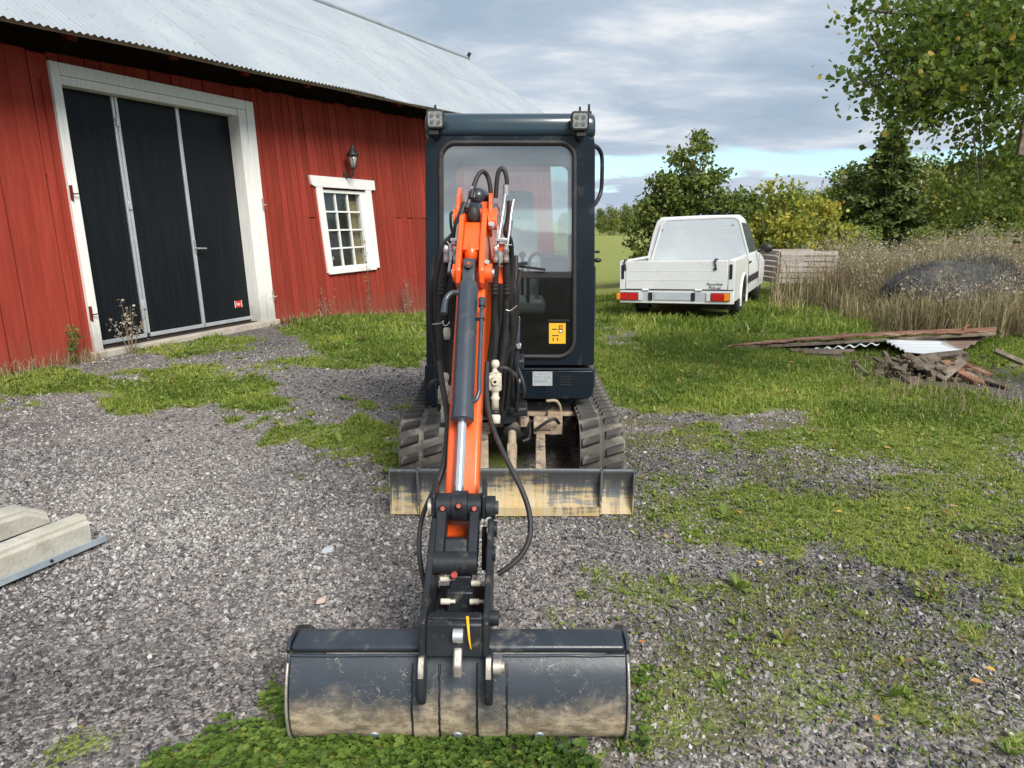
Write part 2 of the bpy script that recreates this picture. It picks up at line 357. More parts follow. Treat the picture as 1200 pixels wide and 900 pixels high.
# blade: navy paint scraped through to pale clay, heaviest low down
BLADEM, t, b = new_mat('scraped_blade')
tcn = t.node('ShaderNodeTexCoord').outputs['Object']; sz = t.node('ShaderNodeSeparateXYZ'); t.l.new(tcn, sz.inputs[0])
na = t.noise(t.scale(tcn, (3, 3, 26)), 1.6, 8, 0.7); nb = t.noise(t.scale(tcn, (24, 4, 2)), 1.5, 8, 0.7); nc = t.noise(tcn, 3.2, 4, 0.5)
msk = t.math('ADD', t.math('ADD', t.math('MULTIPLY', na, 0.55), t.math('MULTIPLY', nb, 0.55)), t.math('MULTIPLY', t.math('SUBTRACT', nc, 0.5), 0.5))
g = t.maprange(sz.outputs[2], 0.0, 0.24, 0.22, -0.08, False)
fc = t.maprange(t.math('ADD', msk, g), 0.57, 0.72)
clay = t.mix(t.maprange(nb, 0.4, 0.6), (0.46, 0.33, 0.14), (0.45, 0.385, 0.26))
t.set(b, 'Base Color', t.mix(fc, t.mix(nb, (0.055, 0.066, 0.080), (0.15, 0.155, 0.16)), clay)); t.set(b, 'Roughness', t.maprange(fc, 0, 1, 0.45, 0.85)); t.set(b, 'Normal', t.bump(msk, 0.3, 0.004))
CREAM = MAT('dusty_cream_valve', (0.50, 0.46, 0.37), (0.66, 0.62, 0.52), 20, 0.6, 0.1, dirt=(0.16, 0.12, 0.08), dirt_amt=0.3, dirt_scale=25)
STEEL = MAT('zinc_steel', (0.48, 0.49, 0.50), (0.60, 0.61, 0.62), 20, 0.35, 0.7)
REDCAP = MAT('red_plug', (0.30, 0.03, 0.02), (0.42, 0.09, 0.06), 90, 0.6)
YELLOW = MAT('yellow_sticker', (0.72, 0.40, 0.015), (0.74, 0.42, 0.02), 3, 0.5)
INK = MAT('dark_print', (0.02, 0.02, 0.02), None, 3, 0.6)
SILVER = MAT('silver_plate', (0.45, 0.46, 0.47), (0.55, 0.56, 0.57), 30, 0.4, 0.4)
CABGLASS = glass('cab_glass', (0.93, 0.97, 0.97), 0.17, 0.02, 0.09)
CLEARGLASS = glass('side_glass', (0.80, 0.86, 0.86), 0.06, 0.02, 0.05)
LOWGLASS = glass('lower_cab_glass', (0.50, 0.53, 0.53), 0.03, 0.05, 0.0)
WINGLASS = glass('barn_glass', (0.75, 0.8, 0.8), 0.0, 0.06, 0.03)
LENS = MAT('lamp_lens', (0.20, 0.20, 0.19), (0.36, 0.36, 0.34), 60, 0.2, 0.3, coat=0.5)
LENSDARK = MAT('lamp_led', (0.08, 0.08, 0.08), (0.15, 0.15, 0.14), 60, 0.2)
SEATM = MAT('plastic_wrapped_seat', (0.70, 0.73, 0.72), (0.88, 0.90, 0.89), 9, 0.22, 0, 0.5, 20, coat=0.4)
SEATDARK = MAT('grey_headrest', (0.36, 0.41, 0.44), (0.44, 0.49, 0.52), 6, 0.6)
WHITECAR = MAT('old_white_car_paint', (0.66, 0.68, 0.69), (0.71, 0.73, 0.74), 2.5, 0.38, coat=0.25, dirt=(0.58, 0.59, 0.58), dirt_amt=0.25, dirt_scale=3)
BEDSIDE = MAT('dull_cream_bed_paint', (0.52, 0.54, 0.49), (0.58, 0.60, 0.56), 3, 0.5)
GREYPANEL = MAT('ribbed_white_panel', (0.50, 0.54, 0.58), (0.55, 0.59, 0.63), 2.5, 0.42, dirt=(0.47, 0.51, 0.54), dirt_amt=0.2, dirt_scale=2.5, dirt_stretch=(1, 1, 4))
BLACKPL = MAT('black_plastic', (0.012, 0.012, 0.013), (0.02, 0.02, 0.02), 8, 0.5)
TAILRED = MAT('tail_light_red', (0.42, 0.008, 0.012), (0.55, 0.015, 0.02), 30, 0.15, coat=0.7)
TAILAMBER = MAT('tail_light_amber', (0.80, 0.22, 0.01), (0.85, 0.28, 0.02), 30, 0.15, coat=0.7)
TAILCLEAR = MAT('tail_light_clear', (0.6, 0.6, 0.6), (0.7, 0.7, 0.7), 30, 0.2, coat=0.7)
PLATE = MAT('blank_plate', (0.42, 0.46, 0.50), (0.46, 0.50, 0.54), 4, 0.5)
RUST = MAT('rusty_sheet', (0.16, 0.065, 0.035), (0.30, 0.15, 0.09), 5, 0.85, 0.1, 0.3, 30, dirt=(0.36, 0.30, 0.25), dirt_amt=0.35, dirt_scale=5)
RUSTWHITE = MAT('white_sheet_rusting', (0.58, 0.61, 0.63), (0.66, 0.69, 0.70), 5, 0.5, 0.1, dirt=(0.14, 0.075, 0.045), dirt_amt=0.25, dirt_scale=2.2)
OLDWOOD = MAT('rotting_grey_wood', (0.11, 0.085, 0.06), (0.21, 0.175, 0.135), 5, 0.95, 0, 0.6, 20, (1, 1, 1), var=0.3, dirt=(0.06, 0.045, 0.03), dirt_amt=0.4)
PALEWOOD = MAT('silvered_wood', (0.32, 0.28, 0.25), (0.42, 0.38, 0.34), 4, 0.9, 0, 0.4, 20, (1, 8, 8), var=0.15)
NETTING = MAT('dark_grey_net', (0.040, 0.041, 0.040), (0.080, 0.080, 0.076), 14, 0.85, 0, 0.9, 60, dirt=(0.17, 0.145, 0.10), dirt_amt=0.5, dirt_scale=5)
BARK = MAT('grey_brown_bark', (0.10, 0.085, 0.065), (0.17, 0.15, 0.12), 6, 0.95, 0, 0.8, 18, (1, 1, 0.25))
PLYWOOD = MAT('chipboard', (0.42, 0.25, 0.10), (0.62, 0.42, 0.20), 16, 0.8)
IRON = MAT('black_iron', (0.012, 0.012, 0.012), (0.022, 0.022, 0.022), 12, 0.5)
LAMPGLASS = glass('lantern_glass', (0.9, 0.85, 0.85), 0.15, 0.1, 0.5)
STICKRED = MAT('red_sticker', (0.55, 0.03, 0.03), (0.6, 0.04, 0.04), 4, 0.5)
TARP = MAT('pink_stone', (0.45, 0.33, 0.30), (0.55, 0.43, 0.40), 12, 0.8, 0, 0.3, 40)
GREYSTONE = MAT('pale_blue_stone', (0.34, 0.37, 0.40), (0.44, 0.47, 0.50), 12, 0.8, 0, 0.3, 40)

OAKLEAF = foliage('oak_leaves', [(0, (0.042, 0.072, 0.018)), (0.45, (0.115, 0.165, 0.040)), (0.8, (0.19, 0.23, 0.058)), (1, (0.25, 0.24, 0.07))])
ASPENLEAF = foliage('aspen_leaves', [(0, (0.045, 0.075, 0.018)), (0.5, (0.115, 0.165, 0.034)), (0.85, (0.19, 0.22, 0.045)), (1, (0.40, 0.30, 0.06))], 0.5)
YELLOWLEAF = foliage('yellowing_leaves', [(0, (0.10, 0.14, 0.030)), (0.5, (0.27, 0.29, 0.055)), (0.85, (0.44, 0.40, 0.085)), (1, (0.48, 0.36, 0.07))])
FARLEAF = foliage('wood_leaves', [(0, (0.075, 0.115, 0.034)), (0.5, (0.175, 0.225, 0.058)), (0.85, (0.30, 0.31, 0.08)), (1, (0.40, 0.33, 0.10))])
SPRUCE = foliage('spruce_needles', [(0, (0.055, 0.092, 0.030)), (0.6, (0.145, 0.185, 0.052)), (1, (0.25, 0.27, 0.08))], 0.15)
GRASSM = foliage('grass_blades', [(0, (0.090, 0.145, 0.024)), (0.42, (0.200, 0.275, 0.046)), (0.75, (0.345, 0.37, 0.085)), (1, (0.46, 0.40, 0.18))], 0.4)
CLOVERM = foliage('clover_leaves', [(0, (0.045, 0.088, 0.018)), (0.6, (0.115, 0.19, 0.032)), (1, (0.22, 0.28, 0.06))], 0.35)
WEEDM = foliage('weed_leaves', [(0, (0.080, 0.135, 0.026)), (0.5, (0.195, 0.27, 0.055)), (0.8, (0.31, 0.345, 0.085)), (1, (0.22, 0.13, 0.06))], 0.35)
DRYM = foliage('dry_stalks', [(0, (0.085, 0.058, 0.042)), (0.5, (0.26, 0.205, 0.122)), (0.85, (0.42, 0.35, 0.215)), (1, (0.15, 0.17, 0.05))], 0.2, 0.8)
FLUFF = foliage('seed_fluff', [(0, (0.20, 0.16, 0.12)), (1, (0.56, 0.50, 0.42))], 0.3, 0.9)
LEAFFALL = foliage('fallen_leaf_brown', [(0, (0.42, 0.16, 0.05)), (0.5, (0.55, 0.30, 0.10)), (1, (0.60, 0.42, 0.10))], 0.2)
# lettering as plain meshes (made now, while the scene is still small)
def text_mesh(body, size, shear=0.0, ext=.0007):
    c = bpy.data.curves.new('lettering', 'FONT'); c.body = body; c.size = size; c.extrude = ext; c.shear = shear; c.align_x = 'CENTER'; c.align_y = 'CENTER'
    o = bpy.data.objects.new('lettering', c); COL.objects.link(o)
    me = bpy.data.meshes.new_from_object(o.evaluated_get(bpy.context.evaluated_depsgraph_get())); me.name = 'lettering'
    bpy.data.objects.remove(o); bpy.data.curves.remove(c); return me
TXT = [text_mesh('bar', .062), text_mesh('Favorline', .062, .25), text_mesh('Pick-up', .060, .25)]
# ------------------------------------------------------------------ ground: gravel yard, grass, field
_tab = R.random((256, 256))
def vnoise(x, y, sc):
    x = np.asarray(x) * sc; y = np.asarray(y) * sc
    xi = np.floor(x).astype(int); yi = np.floor(y).astype(int); fx = x - xi; fy = y - yi
    fx = fx * fx * (3 - 2 * fx); fy = fy * fy * (3 - 2 * fy)
    g = lambda a, b: _tab[a % 256, b % 256]
    return (g(xi, yi) * (1 - fx) + g(xi + 1, yi) * fx) * (1 - fy) + (g(xi, yi + 1) * (1 - fx) + g(xi + 1, yi + 1) * fx) * fy
def fbm(x, y, sc):
    return 0.5 * vnoise(x, y, sc) + 0.3 * vnoise(x + 9.1, y + 3.7, sc * 2.1) + 0.2 * vnoise(x + 2.3, y + 7.9, sc * 4.7)
# where grass grows, as soft ellipses in the photo (centre, radii, strength)
PATCH = [(215, 462, 105, 26, .95), (300, 474, 58, 17, 1.1), (150, 478, 55, 16, .8), (60, 444, 95, 17, .75), (20, 470, 50, 10, .45), (200, 402, 110, 14, .62),
         (420, 385, 105, 19, 1.1), (450, 405, 75, 17, 1.0), (470, 420, 50, 10, .8), (360, 425, 60, 12, .6), (430, 518, 62, 27, 1.2), (470, 540, 40, 16, 1.0), (335, 510, 40, 17, .75), (440, 476, 55, 9, .6),
         (240, 435, 80, 10, .45), (560, 520, 60, 40, .8), (430, 560, 40, 6, .4),
         (330, 890, 110, 68, 1.15), (400, 930, 240, 95, 1.3), (320, 815, 40, 38, .9), (560, 905, 110, 26, .85),
         (960, 395, 300, 60, 1.3), (760, 430, 130, 50, 1.1), (880, 455, 190, 36, 1.0), (1060, 500, 190, 50, .85), (1130, 560, 120, 60, .55), (1000, 610, 150, 42, .72),
         (870, 525, 90, 16, .55), (1090, 650, 90, 30, .75), (1200, 690, 50, 40, .9), (830, 600, 70, 26, .5), (760, 470, 60, 16, .8), (1190, 760, 30, 22, .7), (1190, 860, 30, 40, .75), (830, 700, 120, 30, .34), (920, 790, 170, 30, .38), (1060, 850, 120, 40, .40), (700, 690, 80, 20, .3), (880, 850, 110, 40, .36)]
BARE = [(940, 412, 85, 7, .9), (1085, 438, 62, 22, 1.3), (985, 420, 70, 8, 1.0), (90, 850, 90, 70, 1.3), (880, 497, 60, 14, .7), (960, 555, 60, 16, .4), (1040, 725, 110, 36, .35), (735, 398, 30, 14, .8), (560, 400, 60, 12, .1)]
def masks(x, y):
    """grass 0..1, dry/moss 0..1, field 0..1 at ground points"""
    x = np.asarray(x, float); y = np.asarray(y, float)
    yy = np.maximum(y, 0.6); u, v = PRJ(x, yy, terrain(x, yy))
    s = np.clip((v - 258) / 200, 0.05, 3)      # size of the wobble follows distance
    u = u + (fbm(x, y, 2.2) - .5) * 150 * s; v = v + (fbm(x + 31, y + 17, 2.2) - .5) * 45 * s
    g = np.zeros_like(u)
    for cu, cv, ru, rv, st in PATCH:
        d = ((u - cu) / ru) ** 2 + ((v - cv) / rv) ** 2
        g = np.maximum(g, st * np.clip(1.35 - d, 0, 1))
    for cu, cv, ru, rv, st in BARE:
        d = ((u - cu) / ru) ** 2 + ((v - cv) / rv) ** 2
        g = g - st * np.clip(1.3 - d, 0, 1)
    far = sst(10.5, 13, y) 
    g = np.maximum(g, far)
    right = sst(690, 800, u) * sst(900, 560, v) * .17
    g = np.clip(np.maximum(g, right), 0, 1)
    g = np.clip(g * (0.75 + .5 * fbm(x + 5, y + 5, 5.5)) + 3.2 * g * (1 - g) * ((fbm(x + 15, y + 5, 4.0) - .5) * .9 + (fbm(x + 5, y + 25, 13.0) - .5) * .8), 0, 1)
    moss = np.clip((sst(600, 800, u) + .25 * sst(300, 420, u) * sst(700, 600, v)) * (fbm(x + 3, y + 11, 3.0) - .30) * 2.4 + .35 * g, 0, 1)
    field = sst(15, 19, y)
    return g, moss, field
def axis(a, b, step, far):
    m = list(np.arange(a, b + 1e-6, step)); q = step; lo = [a]; hi = [m[-1]]
    while hi[-1] < far: q *= 1.28; hi.append(hi[-1] + q)
    q = step
    while lo[-1] > -far: q *= 1.28; lo.append(lo[-1] - q)
    return np.array(lo[:0:-1] + m + hi[1:])
gx = axis(-8, 11, 0.10, 2500); gy = axis(0.2, 16, 0.10, 2500)
X, Y = np.meshgrid(gx, gy); X = X.ravel(); Y = Y.ravel()
gm, mo, fi = masks(X, Y)
near = (np.abs(X) < 12) * (Y > -2) * (Y < 18)
Z = terrain(X, Y) + near * (0.018 * (fbm(X, Y, 1.1) - .5) + 0.010 * (fbm(X + 50, Y, 4.0) - .5) + 0.02 * gm * fbm(X, Y + 40, 3))
# two shallow wheel ruts across the yard
nx_, ny_ = len(gx), len(gy)
idx = np.arange(nx_ * ny_).reshape(ny_, nx_)
FQ = np.stack([idx[:-1, :-1], idx[:-1, 1:], idx[1:, 1:], idx[1:, :-1]], -1).reshape(-1, 4)
GROUND, t, b = new_mat('yard_ground')
tcn = t.node('ShaderNodeTexCoord').outputs['Object']
at = lambda nm: t.node('ShaderNodeAttribute', attribute_name=nm).outputs['Fac']
v1 = t.voro(tcn, 62); v2 = t.voro(tcn, 120)
sepc = t.node('ShaderNodeSeparateColor'); t.l.new(v1.outputs['Color'], sepc.inputs[0])
sepd = t.node('ShaderNodeSeparateColor'); t.l.new(v2.outputs['Color'], sepd.inputs[0])
grav = t.ramp(sepc.outputs[0], [(0, (0.05, 0.045, 0.045)), (.35, (0.13, 0.125, 0.125)), (.62, (0.22, 0.21, 0.205)), (.85, (0.34, 0.31, 0.29)), (1, (0.46, 0.44, 0.42))])
grav2 = t.ramp(sepd.outputs[1], [(0, (0.07, 0.065, 0.065)), (.5, (0.18, 0.17, 0.165)), (1, (0.38, 0.35, 0.33))])
grav = t.mix(0.4, grav, grav2)
big = t.noise(tcn, 0.55, 5, 0.55)
grav = t.mix(1.0, grav, t.ramp(big, [(.35, (0.55, 0.54, 0.56)), (.5, (0.95, 0.92, 0.90)), (.66, (1.35, 1.26, 1.19))]), 'MULTIPLY')
soil = t.mix(t.noise(tcn, 30, 5, .7), (0.05, 0.042, 0.028), (0.125, 0.105, 0.062))
mossc = t.mix(t.noise(tcn, 45, 5, .7), (0.055, 0.065, 0.020), (0.15, 0.145, 0.065))
gf = t.noise(tcn, 14, 6, .7)
turf = t.mix(gf, (0.10, 0.135, 0.028), (0.24, 0.27, 0.07))
fn = t.noise(t.scale(tcn, (1, .35, 1)), 0.10, 7, .6); fn2 = t.noise(tcn, 4.0, 6, .7)
fieldc = t.mix(t.math('MULTIPLY', t.math('ADD', fn, fn2), .5), (0.13, 0.20, 0.035), (0.33, 0.31, 0.10))
base = t.mix(t.math('MULTIPLY', t.maprange(t.math('ADD', at('moss'), t.math('MULTIPLY', t.math('SUBTRACT', sepd.outputs[0], .5), .5)), .25, .85), .8), grav, t.mix(.5, soil, mossc))
base = t.mix(t.maprange(t.math('ADD', at('grass'), t.math('MULTIPLY', t.math('SUBTRACT', gf, .5), .8)), .22, .6), base, turf)
base = t.mix(at('field'), base, fieldc)
t.set(b, 'Base Color', base); b.inputs['Roughness'].default_value = 0.95; b.inputs['Specular IOR Level'].default_value = 0.2
hgt = t.math('ADD', t.math('MULTIPLY', v1.outputs['Distance'], -1.0), t.math('MULTIPLY', sepc.outputs[1], .6))
t.set(b, 'Normal', t.bump(hgt, .85, .012))
gr = mesh_np('ground', np.stack([X, Y, Z], 1), FQ, GROUND, smooth=True, extra=[('grass', gm), ('moss', mo), ('field', fi)])
tag(gr, kind='structure')
def ground_z(x, y):
    x = np.asarray(x, float); y = np.asarray(y, float); g_, _, _ = masks(x, y)
    return terrain(x, y) + 0.018 * (fbm(x, y, 1.1) - .5) + 0.010 * (fbm(x + 50, y, 4.0) - .5) + 0.02 * g_ * fbm(x, y + 40, 3)

# ------------------------------------------------------------------ barn
barn = thing('barn', 'long red plank barn with a grey corrugated metal roof', 'barn', BO)
EZ = lambda s: 3.273 + 0.0336 * s           # eave height, rising with the old roof
RZ = lambda s: 6.02 + 0.0325 * (s - 8.1)    # ridge height
OH = 0.65; RW = 3.0; S0, S1 = -5.0, 15.2
TOPZ = lambda s: EZ(s) - .10  # boards end low so the dark gap above imitates eave shade
def VP(s, z, o): return BO + BD * s + BN * o + Vector((0, 0, z))
# sheathing behind the boards, with openings left for door and window
DS0, DS1, DZ0, DZ1 = 0.09, 2.62, 0.10, 2.97
WS0, WS1, WZ0, WZ1 = 4.42, 5.61, 0.70, 1.98
m = MB()
def wallbox(s0, s1, z0, z1, o0, o1, mm=None):
    mm = mm or m
    mm.hexa([WP(s0, z0, o0), WP(s1, z0, o0), WP(s1, z0, o1), WP(s0, z0, o1), WP(s0, z1, o0), WP(s1, z1, o0), WP(s1, z1, o1), WP(s0, z1, o1)])
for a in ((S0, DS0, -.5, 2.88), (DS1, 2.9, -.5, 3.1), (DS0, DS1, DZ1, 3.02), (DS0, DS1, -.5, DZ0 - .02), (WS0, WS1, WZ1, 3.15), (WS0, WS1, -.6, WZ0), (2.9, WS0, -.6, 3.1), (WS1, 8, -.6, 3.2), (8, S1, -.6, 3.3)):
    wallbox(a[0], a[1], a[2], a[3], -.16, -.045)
for a in np.arange(S0, S1 - .1, 2.0): m.hexa([VP(a, EZ(a) - .6, -.52), VP(a + 2, EZ(a) - .6, -.52), VP(a + 2, EZ(a) - .6, -.45), VP(a, EZ(a) - .6, -.45), VP(a, EZ(a) + .75, -.52), VP(a + 2, EZ(a + 2) + .75, -.52), VP(a + 2, EZ(a + 2) + .70, -.45), VP(a, EZ(a) + .70, -.45)])  # recessed dark panel added to imitate the shade band below the eave
# far gable, near gable, back wall
for s in (S0, S1):
    m.prism([VP(s, -.6, -.2), VP(s, EZ(s) - .02, -.2), VP(s, RZ(s) - .2, -RW), VP(s, EZ(s) - .1, -2 * RW), VP(s, -.6, -2 * RW)], -BD * (0.12 if s > 0 else -.12))
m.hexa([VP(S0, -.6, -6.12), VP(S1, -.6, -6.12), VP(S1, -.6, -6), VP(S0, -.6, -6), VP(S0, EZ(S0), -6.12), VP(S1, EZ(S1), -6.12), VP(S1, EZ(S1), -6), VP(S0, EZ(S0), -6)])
m.build('wall', SHADEDARK, barn)
# boards
s = S0
while s < S1:
    wd = (rnd.uniform(.17, .27) if s < 0 else rnd.uniform(.105, .19) if s < 8 else rnd.uniform(.2, .3))
    a, b_ = s, min(s + wd, S1)
    for e_ in (-.006, 2.892, WS0 - .02, WS1 + .02):
        if a < e_ - .03 < e_ < b_ + .05: b_ = e_
    s = b_ + rnd.uniform(.008, .017)
    segs = [(-.02 + (-.42 * float(sst(3, 7.6, np.array(a)))) - rnd.uniform(0, .05), TOPZ(a) + rnd.uniform(-.02, .02))]
    if a < 2.9 and b_ > 0.0:
        if a < 0.0: b_ = -.004
        elif b_ > 2.9: a = 2.894
        else: segs = [(3.085, TOPZ(a))]
    if b_ - a < .02 or segs[0][1] - segs[0][0] < .05: continue
    if b_ > WS0 and a < WS1: segs = [(segs[0][0], WZ0 - .03), (WZ1 + .02, segs[0][1])]
    elif (3.55 < a < 4.15) or (6.35 < a < 7.9): segs = [(segs[0][0], 1.535 + rnd.uniform(-.01, .01)), (1.545, segs[0][1])]
    for z0, z1 in segs:
        m = MB(); o1 = rnd.uniform(-.006, .006); tw = rnd.uniform(-.003, .003)
        m.hexa([WP(a, z0, -.045), WP(b_, z0, -.045), WP(b_, z0, o1 + tw), WP(a, z0, o1), WP(a, z1, -.045), WP(b_, z1, -.045), WP(b_, z1, o1), WP(a, z1, o1 - tw)])
        m.build('plank', RED, barn)
# thin batten and a cable beside the door
m = MB(); m.hexa([WP(-.115, .02, .006), WP(-.085, .02, .006), WP(-.085, .02, .024), WP(-.115, .02, .024), WP(-.115, 2.9, .006), WP(-.085, 2.9, .006), WP(-.085, 2.9, .024), WP(-.115, 2.9, .024)])
m.build('batten', RED, barn)
# door surround
def wb(name, s0, s1, z0, z1, o0, o1, mat, parent=barn, bevel=.004):
    q = MB(); wallbox(s0, s1, z0, z1, o0, o1, q); return q.build(name, mat, parent, bevel)
wb('door_casing', -.01, DS0, .05, 3.09, -.03, .035, WHITEPAINT)
wb('door_casing', DS1 + .12, 2.885, .0, 3.09, -.03, .035, WHITEPAINT)
wb('door_header', DS0 + .003, DS1 + .117, DZ1, 3.09, -.03, .033, WHITEPAINT)
wb('door_reveal', DS1 - .02, DS1 + .117, .06, DZ1 - .003, -.30, .02, WHITEPAINT)
wb('door_reveal', -.02, DS0 - .003, .06, DZ1, -.30, -.033, WHITEPAINT)
wb('door_lintel', DS0, DS1 - .023, DZ1 - .09, DZ1 - .003, -.30, -.0, WHITEPAINT)
wb('doorstep', -.05, 2.95, -.08, .075, -.34, .06, STEP, bevel=.012)
q = MB(); q.box(WP(3.08, -.03, .07), (.13, .30, .12), Matrix.Rotation(-.4, 3, 'Z')); q.build('foundation_stone', DARKRED, barn, .02)
# folding door of three black leaves
OD = -.17
cuts = [(DS0, .80), (.885, 1.70), (1.755, DS1 - .022)]
leaves_ = []
for a, b_ in cuts:
    leaves_.append(wb('door_leaf', a, b_, .155, DZ1 - .095, OD - .05, OD, BLACKDOOR))
lf = leaves_[0]
wb('edge_strip', .803, .838, .15, DZ1 - .094, OD - .05, OD + .016, ALU, leaves_[0])
wb('edge_strip', .848, .882, .15, DZ1 - .094, OD - .05, OD + .016, ALU, leaves_[1])
wb('edge_strip', 1.703, 1.752, .15, DZ1 - .094, OD - .05, OD + .016, ALU, leaves_[2])
for i, (a, b_) in enumerate(cuts):
    wb('bottom_rail', a, b_ + (.035 if i < 2 else 0), .105, .152, OD - .05, OD + .014, ALU, leaves_[i])
    wb('brush_seal', a, b_ + .03, .078, .103, OD - .04, OD, BLACKPL, leaves_[i])
for z in (2.55, 1.62, .45): wb('hinge', .820, .868, z, z + .10, OD + .0165, OD + .034, ALU, leaves_[1])
q = MB(); p = WP(1.73, 1.15, OD + .017)
q.cyl(WP(1.728, 1.14, OD + .016), WP(1.728, 1.14, OD + .075), .012); q.tube([WP(1.728, 1.14, OD + .07), WP(1.76, 1.14, OD + .075), WP(1.87, 1.135, OD + .072)], .011)
q.box(WP(1.728, 1.16, OD + .02), (.03, .02, .17)); q.build('door_handle', STEEL, leaves_[2])
st_ = wb('sticker', 2.33, 2.45, .30, .39, OD + .0005, OD + .003, STICKRED, leaves_[2], 0)
tm = TXT[0]; tm.materials.append(WINWHITE); tx = bpy.data.objects.new('lettering', tm); COL.objects.link(tx); tx.parent = leaves_[2]
nz_ = BD.cross(Vector((0, 0, 1))).normalized(); tx.rotation_euler = Matrix((BD, nz_.cross(BD), nz_)).transposed().to_euler(); tx.location = WP(2.39, .345, OD + .004) - origin(leaves_[2])
wb('sticker_border', 2.322, 2.33, .295, .395, OD, OD + .003, WINWHITE, leaves_[2], 0)
wb('sticker_border', 2.45, 2.458, .295, .395, OD, OD + .003, WINWHITE, leaves_[2], 0)
# old hooks on the casings
for s_, z in ((.0, 1.78), (2.86, 1.72), (2.87, .42), (.0, .50)):
    q = MB(); q.box(WP(s_, z, .042), (.03, .012, .16)); q.tube([WP(s_, z, .04), WP(s_ + .02, z - .01, .075), WP(s_ + .055, z - .005, .07)], .007)
    q.build('gate_hook', DARKRED if s_ < 1 else WORN, barn)
# window: casing boards, frame, muntins and twelve panes
wf = wb('window_frame', WS0 - .003, WS0 + .045, WZ0, WZ1, -.12, -.012, WINWHITE)
wb('sash_stile', WS1 - .13, WS1 + .003, WZ0, WZ1, -.12, -.012, WINWHITE, wf)
wb('sash_rail', WS0 + .047, WS1 - .132, WZ0, WZ0 + .045, -.12, -.012, WINWHITE, wf)
wb('sash_rail', WS0 + .047, WS1 - .132, WZ1 - .05, WZ1, -.12, -.012, WINWHITE, wf)
gs0, gs1, gz0, gz1 = WS0 + .047, WS1 - .132, WZ0 + .045, WZ1 - .05
for i in range(1, 3):
    sx = gs0 + (gs1 - gs0) * i / 3; wb('muntin', sx - .013, sx + .013, gz0, gz1, -.085, -.035, WINWHITE, wf)
for j in range(1, 4):
    zz = gz0 + (gz1 - gz0) * j / 4
    for i in range(3):
        wb('muntin', gs0 + (gs1 - gs0) * i / 3 + .014, gs0 + (gs1 - gs0) * (i + 1) / 3 - .014, zz - .013, zz + .013, -.083, -.037, WINWHITE, wf)
for i in range(3):
    for j in range(4):
        a = gs0 + (gs1 - gs0) * i / 3; c = gz0 + (gz1 - gz0) * j / 4
        wb('pane', a + .002, a + (gs1 - gs0) / 3 - .002, c + .002, c + (gz1 - gz0) / 4 - .002, -.066, -.061, WINGLASS, wf, 0)
wb('window_casing', WS0 - .155, WS0 - .006, WZ0 - .04, WZ1 + .03, -.02, .032, WINWHITE)
wb('window_casing', WS1 + .006, WS1 + .16, WZ0 - .04, WZ1 + .03, -.02, .032, WINWHITE)
wb('window_sill', WS0 - .13, WS1 + .03, WZ0 - .065, WZ0 - .003, -.06, .05, WINWHITE)
q = MB()
q.prism([WP(WS0 - .28, WZ1 + .20, .036), WP(WS1 + .29, WZ1 + .20, .036), WP(WS1 + .29, WZ1 + .04, .036), WP(WS1 + .20, WZ1 + .031, .036), WP(WS0 - .19, WZ1 + .031, .036), WP(WS0 - .26, WZ1 + .06, .036)], BN * -.055)
q.build('window_header', WINWHITE, barn, .004)
wb('chipboard', gs1 - .30, gs1 + .2, WZ0 - .1, WZ1 - .16, -.150, -.132, PLYWOOD, barn, 0)
wb('window_shelf', gs0 - .1, gs0 + .25, WZ0 + .15, WZ0 + .20, -.3, -.16, WINWHITE, barn, 0)
# roof: corrugated sheets in two courses, battens, rafter ends
def roofpt(s, r, h):                       # r 0 eave .. 1 ridge
    z = EZ(s) * (1 - r) + RZ(s) * r; o = OH * (1 - r) - RW * r
    sag = .008 * math.sin(s * 1.9) * (1 - r) + .012 * math.sin(s * .7 + 1) * r
    nrm = Vector((0, 0, .80)) + BN * .6
    return VP(s, z + sag, o) + nrm * h
pitch = .078; spw = 8; nw = 11; width = nw * pitch
s = S0 - .3; rows = [(-.012, .50), (.475, 1.0)]
while s < S1 + .25:
    s1 = min(s + width + .02, S1 + .30)
    for ri, (r0, r1) in enumerate(rows):
        n = max(2, int(round((s1 - s) / pitch * spw))); vs = []; fs = []
        lift = .004 * ri + rnd.uniform(0, .003); rr0 = r0 + rnd.uniform(-.004, .004)
        for i in range(n + 1):
            q_ = s + (s1 - s) * i / n; h = .011 * math.cos(2 * math.pi * q_ / pitch) + lift
            for r in (rr0, (r0 + r1) / 2, r1): vs.append(roofpt(q_, r, h))
        for i in range(n):
            for j in range(2): fs.append((i * 3 + j, i * 3 + 3 + j, i * 3 + 4 + j, i * 3 + 1 + j))
        q = MB(); q.add(vs, fs, True); q.build('roof_sheet', ROOFM, barn)
    s += width
q = MB()
def rslab(s0, s1, r0, r1, h0, h1, mm):
    mm.hexa([roofpt(s0, r0, h0), roofpt(s1, r0, h0), roofpt(s1, r1, h0), roofpt(s0, r1, h0), roofpt(s0, r0, h1), roofpt(s1, r0, h1), roofpt(s1, r1, h1), roofpt(s0, r1, h1)])
N_ = 14
for i in range(N_):
    a = S0 - .25 + (S1 - S0 + .5) * i / N_; c = S0 - .25 + (S1 - S0 + .5) * (i + 1) / N_
    rslab(a, c, .004, .998, -.045, -.016, q)
q.build('roof_deck', SHADEDARK, barn)
q = MB()
for i in range(N_):
    a = S0 - .25 + (S1 - S0 + .5) * i / N_; c = S0 - .25 + (S1 - S0 + .5) * (i + 1) / N_
    rslab(a, c, -.004, .0035, -.062, -.014, q)
q.build('eave_batten', EAVEWOOD, barn)
